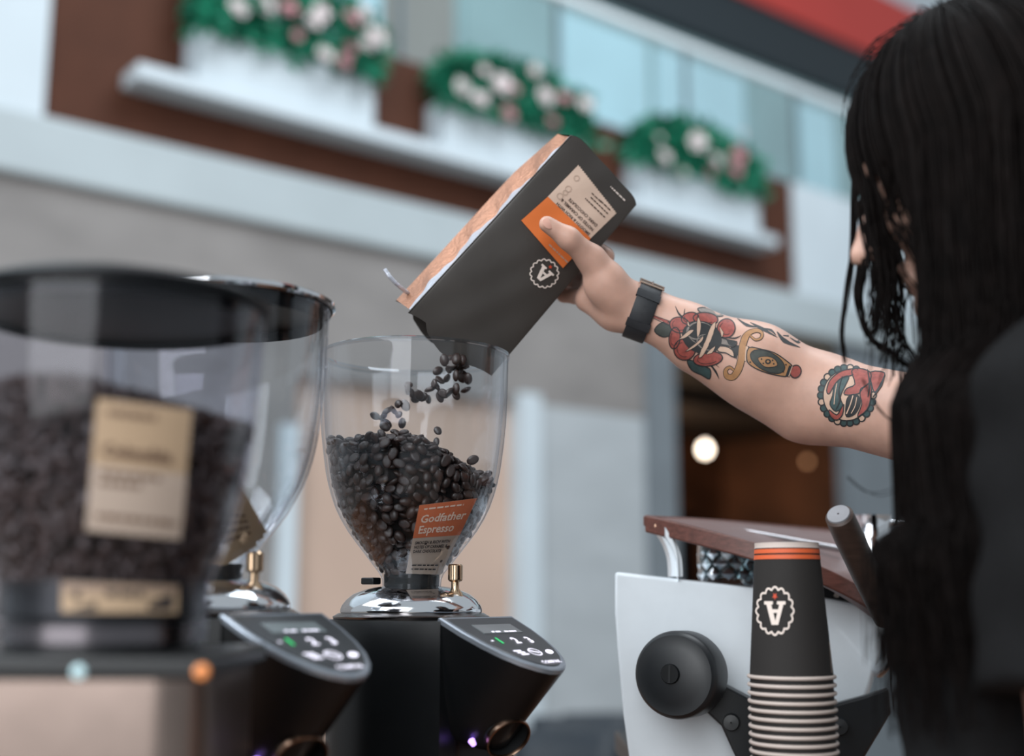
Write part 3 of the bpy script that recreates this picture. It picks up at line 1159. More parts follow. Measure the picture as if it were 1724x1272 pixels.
sb.v, sb.f = sv, sf
fbn = tag(obj('coffee_beans', sb, 'bean'), 'mass of dark beans in the big out-of-focus hopper', 'beans', kind='stuff')
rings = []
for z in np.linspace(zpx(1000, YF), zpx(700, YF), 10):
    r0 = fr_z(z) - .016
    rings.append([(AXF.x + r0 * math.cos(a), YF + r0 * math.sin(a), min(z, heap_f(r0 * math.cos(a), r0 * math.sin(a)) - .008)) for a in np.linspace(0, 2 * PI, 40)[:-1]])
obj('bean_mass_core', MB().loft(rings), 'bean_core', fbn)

# card and maker's plate on the front hopper
hb2 = MB().lathe([(r + .0012, z) for r, z in FH], (AXF.x, YF, 0), 96).bvh()
f = quadmap([(163, 670), (324, 690), (304, 908), (144, 892)])
cd = obj('label_card', lay(hb2, *card_grid(f, 0, 1, 0, 1), 0, MB()), 'card_tan', fg)
obj('pale_field', lay(hb2, *card_grid(f, 0, 1, 0, .5), .0004, MB()), 'card', cd)
tx = MB()
card_bars(f, .12, .62, .885, .045, hb2, .0009, tx)
card_text(f, 'Colombia', .10, .575, .135, 1.35, hb2, .0009, tx, .045)
for k in range(2):
    card_bars(f, .10, .75 - .2 * k, .43 - .075 * k, .04, hb2, .0009, tx, k + 3)
card_bars(f, .10, .92, .10, .04, hb2, .0009, tx, 8)
obj('lettering', tx, 'ink_brown', cd, smooth=False)

rn = 172 * mpp(1000, YF)
obj('neck', MB().lathe([(.001, zpx(978, YF)), (rn * .96, zpx(978, YF)), (rn * .98, zpx(1035, YF)), (rn * .90, zpx(1042, YF)), (rn * .90, zpx(1092, YF)), (.001, zpx(1092, YF))], (AXF.x, YF, 0), 72), 'grinder_black', fg)
obj('adjust_ring', MB().lathe([(rn * .9, zpx(1048, YF)), (rn * .955, zpx(1050, YF)), (rn * .955, zpx(1078, YF)), (rn * .9, zpx(1080, YF))], (AXF.x, YF, 0), 72), 'steel_dark', fg)
nb = MB().lathe([(rn * .985, zpx(975, YF)), (rn * .985, zpx(1040, YF))], (AXF.x, YF, 0), 72).bvh()
f = quadmap([(104, 979), (300, 985), (298, 1032), (104, 1030)])
mp_ = obj('maker_plate', lay(nb, *card_grid(f, 0, 1, 0, 1, 14, 3), .0008, MB()), 'card_tan', fg)
tx = MB()
for q in ([(.08, .08), (.30, .08), (.30, .38)], [(.74, .35), (.95, .75), (.95, .12), (.74, .12)]):
    lay(nb, *tri_poly([f(u, v) for u, v in q], 12), .0012, tx)
lay(nb, *tri_poly(ell(*f(.13, .58), 7, 8), 6), .0012, tx)
card_bars(f, .38, .70, .55, .22, nb, .0012, tx, 5)
obj('plate_marks', tx, 'ink', mp_, smooth=False)
# slab and polished body
zt = zpx(1090, YF)
s0 = mpp(1090, YF)
obj('top_slab', MB().box(AXF.x - 230 * s0, AXF.x + 229 * s0, YF - .088, YF + .10, zpx(1128, YF), zt - .001), 'grinder_black', fg, bevel=.003)
bx0, bx1 = AXF.x - 218 * s0, AXF.x + 222 * s0
rings = []
for z in (ZB + .012, zpx(1130, YF)):
    ring = []
    for sx, sy, a0 in ((1, -1, -PI / 2), (1, 1, 0), (-1, 1, PI / 2), (-1, -1, PI)):
        for k in range(9):
            a = a0 + PI / 2 * k / 8
            ring.append(((bx1 if sx > 0 else bx0) - sx * .03 + .03 * math.cos(a), (YF + .09 if sy > 0 else YF - .085) - sy * .03 + .03 * math.sin(a), z))
    rings.append(ring)
obj('body', MB().loft(rings), 'steel_brushed', fg)
obj('base_foot', MB().box(bx0 + .01, bx1 - .01, YF - .08, YF + .085, ZB, ZB + .012), 'grinder_black_matte', fg, bevel=.002)
sp_ = obj('side_post', MB().lathe([(.001, ZB + .012), (.019, ZB + .012), (.019, zpx(1130, YF)), (.001, zpx(1130, YF))], (P(10, 1150, YF - .05).x, YF - .055, 0), 32), 'steel_brushed', fg)
for px, m, cc in ((132, 'stud_pale', (190, 220, 226)), (338, 'stud_amber', (236, 150, 90))):
    obj('indicator_light', MB().lathe([(.001, .003), (.0035, .002), (.0045, -.002)], P(px, 1130, YF - .0885), 16, (0, -1, 0)), mat(m, cc, .3, var=0, emit=.45), fg)

# ================================================================== COFFEE BAG
mat('bag_black', (62, 58, 55), 0.42, var=0.10, scale=14, bump=.25, spec=.4)
mat('bag_inner', (36, 36, 40), 0.4, var=0.1, metal=.3)


def foil_mat(name, col, rough):
    m = mat(name, col, rough, metal=.55, var=.16, scale=30)
    nt = m.node_tree
    b = nt.nodes['Principled BSDF']
    tc = nt.nodes.new('ShaderNodeTexCoord')
    v = nt.nodes.new('ShaderNodeTexVoronoi')
    v.inputs['Scale'].default_value = 230
    bp = nt.nodes.new('ShaderNodeBump')
    bp.inputs['Strength'].default_value = .35
    bp.inputs['Distance'].default_value = .002
    nt.links.new(tc.outputs['Object'], v.inputs['Vector'])
    nt.links.new(v.outputs['Distance'], bp.inputs['Height'])
    nt.links.new(bp.outputs[0], b.inputs['Normal'])
    return m


foil_mat('foil_copper', (160, 116, 92), .5)
foil_mat('foil_silver', (186, 190, 200), .42)
mat('label_white', (206, 180, 162), .65, var=.04, scale=20)
mat('label_orange', (214, 112, 50), .6, var=.05, scale=20)
mat('print_pale', (222, 208, 198), .6, var=0)
mat('print_dark', (64, 46, 40), .6, var=0)
mat('print_red', (196, 70, 40), .6, var=0)
mat('print_grey', (176, 152, 136), .6, var=0)
BA = P(968, 222, 1.275)
BB = P(1076, 339, 1.318)
BC_ = P(826, 634, 1.315)
BD = P(688, 527, 1.268)
BACK = Vector((-.30, .86, .36)).normalized()       # from the front sheet to the back sheet
BT = .070


def bagf(u, v, bulge=1.0):
    """front sheet: u from the base (0) to the mouth (1), v from the foil side (0) to the hand side (1)"""
    p = (BA * (1 - v) + BB * v) * (1 - u) + (BD * (1 - v) + BC_ * v) * u
    n = (BB - BA).cross(BD - BA).normalized()
    if n.y > 0:
        n = -n
    b = .006 * math.sin(PI * min(max(u, 0), 1)) ** .6 * math.sin(PI * min(max(v, 0), 1)) ** .6
    w = .0012 * math.sin(u * 17 + v * 6) * math.sin(v * 9 + 1) * math.sin(PI * min(max(v, 0), 1))
    return p + n * (b + w) * bulge


def bagb(u, v):
    """back sheet, drawn in at the sealed base"""
    th = BT * (.62 + .38 * min(1, u * 4))
    return bagf(u, v, -.7) + BACK * th


bag = thing('coffee_bag', 'matte black foil coffee bag with orange label, tipped to pour beans', 'bag', bagf(.5, .5, 0))
nu_, nv_ = 30, 14
# mouth edge runs on past the straight edge towards the hand side
def us0(v):
    """rounded corners at the sealed base"""
    return .020 * abs(2 * v - 1) ** 9


def ue(v):
    return 1.0 + .035 * math.sin(PI * v) * (v > .25) - .012 * math.sin(9 * v)


us = np.linspace(0, 1, nu_ + 1)
vv_ = np.array([0, .008, .02, .04, .07] + list(np.linspace(.11, .89, 12)) + [.93, .96, .98, .992, 1])
obj('front_sheet', MB().grid([[bagf(us0(v) + u * (ue(v) - us0(v)), v) for v in vv_] for u in us]), 'bag_black', bag)
obj('back_sheet', MB().grid([[bagb(us0(v) + u * (ue(v) - .01 - us0(v)), v) for v in vv_] for u in us]), 'bag_black', bag)


def kfold(u):
    return .26 + .34 * math.sin(PI * min(max(u, 0), 1) ** 1.3) + .02 * math.sin(u * 23)


def gus(u, k, v):
    """side gusset: k 0 at the front sheet, 1 at the back sheet, pleat folded inward"""
    a, b = bagf(u, v), bagb(u, v)
    ins = (bagf(u, .5, 0) - bagf(u, v, 0)).normalized()
    pl_ = (1 - abs(2 * (.5 * k / kfold(u) if k < kfold(u) else .5 + .5 * (k - kfold(u)) / (1 - kfold(u))) - 1)) * (.001 + .006 * math.sin(PI * min(max(u, 0), 1)))
    wr = .0006 * math.sin(u * 75 + k * 9) * math.sin(PI * k) + .0014 * math.sin(u * 27 + k * 3) * math.sin(PI * k)
    return a * (1 - k) + b * k + ins * (pl_ + wr)


us2 = np.linspace(.018, .985, 140)
g1 = obj('side_gusset', MB().grid([[gus(u, k * kfold(u), 0) for k in np.linspace(0, 1, 6)] for u in us2]), 'foil_silver', bag)
g1['label'] = 'silvery foil half of the pleated bag side'
g2 = obj('side_gusset', MB().grid([[gus(u, kfold(u) + k * (1 - kfold(u)), 0) for k in np.linspace(0, 1, 6)] for u in us2]), 'foil_copper', bag)
g2['label'] = 'copper-toned crinkled foil half of the pleated bag side'
obj('side_gusset', MB().grid([[gus(u, k, 1) for k in np.linspace(0, 1, 9)] for u in us2]), 'bag_black', bag)
obj('base_sheet', MB().grid([[bagf(us0(v), v) * (1 - k) + bagb(us0(v), v) * k for k in np.linspace(0, 1, 5)] for v in vv_]), 'bag_black', bag)
# edge fold along the front of the foil side and the tin tie
obj('edge_seam', MB().tube([bagf(u, 0) + (bagf(u, 0) - bagf(u, .1)).normalized() * .0006 for u in np.linspace(.022, 1, 20)], .0008, 6), 'bag_black', bag)
tie = [P(648, 453, 1.30), P(655, 464, 1.30), P(668, 478, 1.305), P(688, 494, 1.32)]
obj('tin_tie', MB().tube(smooth_line([tuple(p) for p in tie], 4), .0022, 8), 'foil_silver', bag)
# label in a picture frame turned on to the bag: base = (u, v)
bvhbag = MB().grid([[bagf(us0(v) + u * (ue(v) - us0(v)), v) for v in vv_] for u in us]).bvh()
LW = [(974, 277), (1038, 358), (994, 401), (922, 331)]          # white field: corner by corner
LO = [(922, 331), (994, 401), (947, 451), (877, 371)]
# white field with its serrated edge
n = 22
edge = []
for k in range(n * 2 + 1):
    t = k / (n * 2)
    x, y = LW[0][0] + (LW[1][0] - LW[0][0]) * t, LW[0][1] + (LW[1][1] - LW[0][1]) * t
    if k % 2:
        x, y = x - 1.4, y + 1.2
    edge.append((x, y))
lb = obj('label', lay(bvhbag, *tri_poly(edge + [LW[2], LW[3]], 10), .0006, MB()), 'label_white', bag)
obj('orange_field', lay(bvhbag, *tri_poly(LO, 10), .0010, MB()), 'label_orange', lb)
# print runs from the hand side to the foil side with its tops towards the mouth
RD = Vector((-72, -70)).normalized()
UD = Vector((-.68, .73)).normalized()


def btext(mb, txt, x, y, size, bold=0.0, off=.0014):
    vs, fs = text_polys(txt, size, 'LEFT', bold)
    lay(bvhbag, [(x + RD.x * a + UD.x * b, y + RD.y * a + UD.y * b) for a, b in vs], fs, off, mb)


tx = MB()
for k, s_ in enumerate(('SMOOTH & RICH WITH', 'NOTES OF CARAMEL &', 'DARK CHOCOLATE')):
    btext(tx, s_, 993 + 6.2 * k, 393 - 7.4 * k, 7.2, .12)


def bbars(mb, x, y, length, h, seed):
    r_ = random.Random(seed)
    a = 0
    while a < length:
        w = min(r_.uniform(3, 8), length - a)
        vs = [(x + RD.x * p + UD.x * q, y + RD.y * p + UD.y * q) for p, q in ((a, 0), (a + w, 0), (a + w, h), (a, h))]
        lay(bvhbag, vs, [(0, 1, 2, 3)], .0014, mb)
        a += w + 1.6


bbars(tx, 1018, 365, 46, 2.0, 3)
bbars(tx, 1023, 359, 40, 2.0, 4)
bbars(tx, 1027, 353, 26, 2.0, 5)
bbars(tx, 1012, 340, 24, 1.6, 6)
obj('dark_lettering', tx, 'print_dark', lb, smooth=False)
tx = MB()
btext(tx, 'Godfather', 973, 427, 13, .15)
bbars(tx, 956, 441, 44, 2.4, 2)
obj('pale_lettering', tx, 'print_grey', lb, smooth=False)
tx = MB()
for c_, r_ in (((970, 300), 4.5), ((956, 318), 5), ((951, 324), 4), ((942, 330), 5)):
    lay(bvhbag, *stroke(ell(c_[0], c_[1], r_, r_, 0, 14), 1.0, True), .0014, tx)
obj('faint_stamps', tx, 'print_grey', lb, smooth=False)
tx = MB()
bbars(tx, 1052, 337, 34, 2.2, 12)
obj('base_print', tx, 'print_pale', bag, smooth=False)


def mark(bvh, cx, cy, sx, sy, updir, off, parent, nsc=16):
    """scalloped ring with the letter; updir: picture direction of the letter's top"""
    ux, uy = updir
    rx, ry = -uy, ux
    g = lambda a, b: (cx + sx * (rx * a + ux * b), cy + sy * (ry * a + uy * b))
    m1, m2 = MB(), MB()
    ring = scallop(0, 0, .95, .95, nsc, .13)
    vs, fs = stroke(ring, .085, True)
    lay(bvh, [g(a, b) for a, b in vs], fs, off, m1)
    for pl_ in mark_polys():
        vs, fs = tri_poly(pl_, .25)
        lay(bvh, [g(a * .92, b * .92 + .08) for a, b in vs], fs, off, m1)
    vs, fs = tri_poly([(x, -y) for x, y in star(0, .62, .16)], .2)
    lay(bvh, [g(a, b) for a, b in vs], fs, off, m2)
    lo = obj('logo', m1, 'print_pale', parent, smooth=False)
    obj('logo_star', m2, 'print_red', lo, smooth=False)
    return lo


mark(bvhbag, 916, 460, 24, 24, (UD.x, UD.y), .0008, bag)

# ================================================================== PAPER CUPS
mat('cup_black', (46, 44, 43), .7, var=.05, scale=30, spec=.15)
mat('cup_white', (190, 176, 168), .6, var=.03)
mat('cup_orange', (206, 92, 50), .6, var=.03)
YC = 1.20
cupc = P(1331, 1100, YC)
zc_top = zpx(915, YC)
zc_rim = zpx(1141, YC)
r_top = 52.5 * mpp(915, YC)
r_rim = 74.5 * mpp(1141, YC)
CH = zc_top - zc_rim
STEP = 13.5 * mpp(1200, YC)
ORD = ['topmost', 'second', 'third', 'fourth', 'fifth', 'sixth', 'seventh', 'eighth', 'ninth', 'tenth', 'eleventh', 'twelfth', 'thirteenth', 'fourteenth', 'fifteenth', 'sixteenth', 'seventeenth', 'eighteenth', 'nineteenth', 'twentieth', 'twenty-first', 'twenty-second', 'twenty-third', 'twenty-fourth', 'twenty-fifth', 'twenty-sixth']
wall = MB().lathe([(r_rim - .0035, 0.0015), (r_rim - .003, .002), (r_top, CH), (r_top - .0006, CH), (r_rim - .0040, .002)], seg=72).mesh('cup_wall', 'cup_black')
rimp = [(r_rim - .0022 + .0018 * math.cos(a), .0018 + .0018 * math.sin(a)) for a in np.linspace(0, 2 * PI, 13)[:-1]]
rimm = MB().lathe(rimp, seg=72, close=True).mesh('cup_rim', 'cup_white')
basem = MB().lathe([(.001, CH - .009), (r_top - .0008, CH - .009), (r_top - .0008, CH + .0006), (r_top + .0003, CH + .0006), (r_top + .0003, CH - .0035), (r_top + .0008, CH - .0045)], seg=72).mesh('cup_base', 'cup_white')
ncup = 0
z = zc_rim
while z > 1.087 + STEP * .4:
    lab = ('charcoal paper cup with pale logo and orange stripes, topmost of the upturned stack' if ncup == 0 else
           'charcoal paper cup nested upside down, %s from the top of the stack' % ORD[ncup])
    c = thing('paper_cup', lab, 'cup', (cupc.x, YC, z), 0, 'stack of upturned paper cups')
    link('cup_wall', wall, c, True)
    link('rim', rimm, c, True)
    if ncup == 0:
        link('cup_base', basem, c, True)
        topcup = c
    ncup += 1
    z -= STEP
z_last = z + STEP
cs = tag(obj('coaster', MB().lathe([(.001, 1.085), (.05, 1.085), (.05, z_last - .0002), (.001, z_last - .0002)], (cupc.x, YC, 0), 40), 'grinder_black_matte'), 'flat dark coaster under the stack of paper cups', 'coaster')
slope_ = (r_rim - .003 - r_top) / (CH - .002)
for k, (za, zb_) in enumerate(((CH - .0055, CH - .0095), (CH - .0110, CH - .0150))):
    obj('stripe', MB().lathe([(r_top + (CH - za) * slope_ + .0004, za), (r_top + (CH - zb_) * slope_ + .0004, zb_)], seg=72), 'cup_orange', topcup, local=True)
cupbvh = MB().lathe([(r_rim - .003, zc_rim + .002), (r_top, zc_top)], (cupc.x, YC, 0), 96).bvh()
obj('side_seam', lay(cupbvh, *stroke([(1388, 930), (1391, 1000), (1396, 1080), (1400, 1132)], 1.2), .0003, MB()), 'print_grey', topcup)
mark(cupbvh, 1305, 1028, 31, 40, (0, 1), .0006, topcup, 16)

# ================================================================== ESPRESSO MACHINE
mat('machine_white', (222, 230, 236), .32, var=.02, coat=.3)
mat('walnut', (92, 56, 48), .42, var=.3, scale=30, aniso=(1.2, 10, 10))
mat('walnut_dark', (62, 48, 42), .5, var=.25, scale=30, aniso=(1, 1, 6))
mat('rubber_black', (26, 29, 32), .42, var=.08, scale=60)
mat('alu', (180, 178, 182), .3, metal=.8, var=.04)
mat('tray_pale', (112, 86, 82), .35, var=.05)
YE = 1.42
em = thing('espresso_machine', 'white espresso machine with black knob and walnut cup rail', 'espresso machine', (P(1250, 1100, YE).x, YE + .15, 1.085))
# side panel, curved lower edge line
pan_px = [(1034, 962), (1120, 972), (1220, 983), (1300, 993), (1400, 1008), (1484, 1024), (1482, 1090), (1462, 1160), (1440, 1215), (1425, 1340), (1070, 1340), (1060, 1290), (1048, 1200), (1039, 1100), (1034, 1030)]
sp = MB().prism([P(x, y, YE) for x, y in pan_px], (.012, .030, 0))
obj('side_panel', sp, 'machine_white', em, bevel=.0035)
obj('body', MB().prism([P(x, y, YE + .031) for x, y in [(1075, 985), (1460, 1038), (1450, 1340), (1085, 1340)]], (.03, .36, 0)), 'machine_white', em, smooth=False, bevel=.006)
obj('drip_base', MB().box(P(1080, 1300, YE).x, P(1430, 1300, YE).x, YE + .01, YE + .36, 1.085, 1.115), 'rubber_black', em, bevel=.004)
# walnut rail: left corner, front run and rear run
rail = smooth_line([tuple(P(x, y, Y)) for x, y, Y in ((1090, 881, 1.44), (1180, 903, 1.40), (1283, 932, 1.37), (1380, 968, 1.36), (1440, 1000, 1.37), (1482, 1030, 1.40))], 5)


def rail_mesh(pts, w, h):
    rings = []
    for i, p in enumerate(pts):
        p = Vector(p)
        a, b = Vector(pts[max(i - 1, 0)]), Vector(pts[min(i + 1, len(pts) - 1)])
        d = (b - a).normalized()
        sd = d.cross(Vector((0, 0, 1))).normalized() * w / 2
        up = Vector((0, 0, h / 2))
        rings.append([p - sd - up, p + sd - up, p + sd + up, p - sd + up])
    return MB().loft(rings)


obj('front_rail', rail_mesh(rail, .014, .020), 'walnut', em, smooth=False, bevel=.002)
rear = [tuple(P(x, y, Y)) for x, y, Y in ((1088, 876, 1.445), (1200, 882, 1.52), (1320, 892, 1.62), (1500, 908, 1.74))]
obj('rear_rail', rail_mesh(smooth_line(rear, 4), .012, .012), 'walnut', em, smooth=False, bevel=.002)
# pale tray between the rails
n = 16
fr = [Vector(p) for p in smooth_line([rail[k] for k in range(0, len(rail), 5)], 4)]
re_ = [Vector(p) for p in smooth_line(rear, 7)]
g_ = []
for k in range(n + 1):
    t = k / n
    a = fr[int(t * (len(fr) - 1))]
    b = re_[int(t * (len(re_) - 1))]
    g_.append([a + Vector((0, 0, .006)) * 1 + (b - a) * q for q in np.linspace(0, 1, 5)])
obj('cup_tray', MB().grid(g_), 'tray_pale', em).modifiers.new('s', 'SOLIDIFY').thickness = .004
for pa, pb in (((1120, 879, 1.45), (1290, 918, 1.44)), ((1215, 888, 1.50), (1420, 925, 1.50))):
    obj('tray_bar', MB().tube([P(*pa), P(*pb)], .0038, 10), 'alu', em)
obj('rail_bolt', MB().lathe([(.001, .002), (.003, .0015), (.0035, -.002)], P(1106, 885, 1.427), 14, (0, -1, 0)), 'bronze_ring', em)
# curved posts carrying the rail
for pts in ([(1118, 895), (1130, 915), (1138, 940), (1140, 970)],):
    ps = smooth_line([tuple(P(x, y, 1.425)) for x, y in pts], 5)
    obj('rail_post', rail_mesh([(p[0], p[1], p[2]) for p in ps], .02, .010), 'machine_white', em)
    obj('rail_post', MB().loft([[Vector(p) + Vector((dx, dy, 0)) for dx, dy in ((-.0065, 0), (.0065, 0), (.0065, .03), (-.0065, .03))] for p in ps]), 'machine_white', em, smooth=False)
# dark back panel with the printed maker's letters
dk = obj('top_plate', MB().prism([P(x, y, 1.44) for x, y in [(1385, 968), (1470, 1000), (1470, 1040), (1385, 1018)]], (0, .02, 0)), 'rubber_black', em, smooth=False)
bv = MB().prism([P(x, y, 1.44) for x, y in [(1300, 900), (1520, 960), (1520, 1080), (1300, 1050)]], (0, .02, 0)).bvh()
vs, fs = text_polys('go', 19, 'LEFT', .4)
obj('printed_letters', lay(bv, [(1404 + a, 1000 - b + a * .15) for a, b in vs], fs, .0008, MB()), 'print_pale', dk, smooth=False)
# round black knob facing out to the left
ka = (P(1137, 1136, 1.345) - P(1172, 1132, 1.405)).normalized()
kc = P(1134, 1136, 1.340)
kr = 73 * mpp(1136, 1.345)
kn = obj('steam_knob', MB().lathe([(.001, .0), (.62 * kr, 0), (.66 * kr, -.0008), (.90 * kr, -.0008), (.97 * kr, -.004), (kr, -.010), (kr, -.040), (.96 * kr, -.048), (.5 * kr, -.050), (.42 * kr, -.085), (.001, -.085)], kc, 72, ka), 'rubber_black', em)
sc = obj('knob_screw', MB().lathe([(.001, .0012), (.0095, .0012), (.0105, -.001)], P(1128, 1134, 1.340) + ka * .0005, 28, ka), 'grinder_black', kn)
sl = ka.orthogonal().normalized()
wv = Vector((0.05, 0, 1))
wv = (wv - ka * wv.dot(ka)).normalized()
hv = ka.cross(wv)
c0 = P(1128, 1134, 1.340) + ka * .0019
obj('screw_slot', MB().prism([c0 + wv * a + hv * b for a, b in ((-.009, -.0012), (.009, -.0012), (.009, .0012), (-.009, .0012))], ka * .0004), 'black_metal', sc, smooth=False)
# black yoke reaching under the cups to the other side
yoke = [(1196, 1160), (1212, 1150), (1262, 1176), (1330, 1192), (1400, 1186), (1452, 1172), (1496, 1158), (1500, 1200), (1470, 1250), (1440, 1300), (1250, 1300), (1232, 1262), (1214, 1222), (1185, 1195)]
yk = obj('yoke', MB().prism([P(x, y, 1.385) for x, y in yoke], (.008, .026, 0)), 'rubber_black', em, bevel=.003)
for x, y in ((1231, 1215), (1414, 1222)):
    b_ = obj('yoke_bolt', MB().lathe([(.001, .006), (.008, .0055), (.0092, .002), (.0095, -.002)], P(x, y, 1.384), 24, (-.2, -1, 0)), 'rubber_black', yk)
# wooden lever
a, b = P(1412, 866, 1.19), P(1492, 1040, 1.29)
dv = (b - a).normalized()
lv = obj('lever_handle', MB().lathe([(.001, .0), (.0112, .0), (.0135, .002), (.0142, .03), (.0140, .10), (.0125, (b - a).length), (.001, (b - a).length)], a, 36, dv), 'walnut_dark', em)
obj('lever_cap', MB().lathe([(.001, -.0016), (.0108, -.0016), (.0114, .0004)], a, 36, dv), mat('lever_cap_grey', (120, 120, 124), .5), lv)
obj('lever_stem', MB().tube([b - dv * .01, b + dv * .05, P(1480, 1130, 1.42)], .007, 14), 'chrome', em)
# faceted glass tumblers behind the side panel
clear_mat('tumbler_glass', (.80, .86, .87), 1.0, .05)
for i, (px, lab) in enumerate(((1226, 'faceted glass tumbler standing under the walnut rail, in full view'), (1296, 'faceted glass tumbler under the walnut rail, mostly behind the upturned cups'))):
    c = P(px, 985, 1.50)
    c.z = zpx(985, 1.50)
    top = zpx(912, 1.50)
    h = top - c.z
    t = thing('glass_tumbler', lab, 'glass', (c.x, 1.50, c.z), 0, 'glass tumblers on the machine')
    rings = []
    for r, zz_ in ((.026, 0), (.031, .004), (.034, h * .5), (.033, h), (.0305, h), (.0315, h * .5), (.028, .010), (.001, .009)):
        rings.append([(r * (1 + .05 * (k % 2)) * math.cos(2 * PI * k / 28), r * (1 + .05 * (k % 2)) * math.sin(2 * PI * k / 28), zz_) for k in range(28)])
    obj('glass_body', MB().loft(rings), 'tumbler_glass', t, local=True, smooth=False)
    fc = MB()
    for ring in range(3):
        for k in range(11):
            a_ = 2 * PI * (k + ring * .5) / 11
            zq = h * (.25 + .23 * ring)
            q = Vector((.0335 * math.cos(a_), .0335 * math.sin(a_), zq))
            n_ = Vector((math.cos(a_), math.sin(a_), 0))
            tn = Vector((-math.sin(a_), math.cos(a_), 0))
            fc.add([q + tn * .008, q + Vector((0, 0, .007)), q - tn * .008, q - Vector((0, 0, .007)), q + n_ * .0028], [(0, 1, 4), (1, 2, 4), (2, 3, 4), (3, 0, 4)])
    obj('cut_facets', fc, 'chrome', t, local=True, smooth=False)
    obj('tumbler_shelf', MB().lathe([(.001, -.006), (.034, -.006), (.034, -.0002), (.001, -.0002)], seg=32), 'alu', t, local=True)
# steel milk pitchers on the far side of the machine
for i, (px, Y, lab) in enumerate(((1470, 1.56, 'steel milk pitcher standing behind the wooden lever'),)):
    c = P(px, 950, Y)
    t = thing('milk_pitcher', lab, 'pitcher', (c.x, Y, c.z), 0)
    s = mpp(900, Y)
    rr0 = 34 * s
    z1 = zpx(868, Y) - c.z
    obj('pitcher_body', MB().lathe([(.001, 0), (rr0 * 1.15, 0), (rr0 * 1.2, .004), (rr0 * 1.05, z1 * .5), (rr0 * .92, z1 * .8), (rr0 * 1.05, z1), (rr0 * 1.02, z1), (rr0 * .9, z1 * .8), (rr0 * 1.02, z1 * .5), (rr0 * 1.1, .006), (.001, .006)], seg=48), 'chrome', t, local=True)
    hd_ = smooth_line([(rr0 * .95, 0, z1 * .85), (rr0 * 1.9, 0, z1 * .8), (rr0 * 1.9, 0, z1 * .3), (rr0 * 1.15, 0, z1 * .15)], 6)
    obj('handle', MB().tube(hd_, .004, 10), 'chrome', t, local=True)
    obj('pitcher_stand', MB().box(-rr0 * 1.3, rr0 * 1.3, -rr0, rr0, -.07, -.0002), 'steel_dark', t, local=True, bevel=.003)

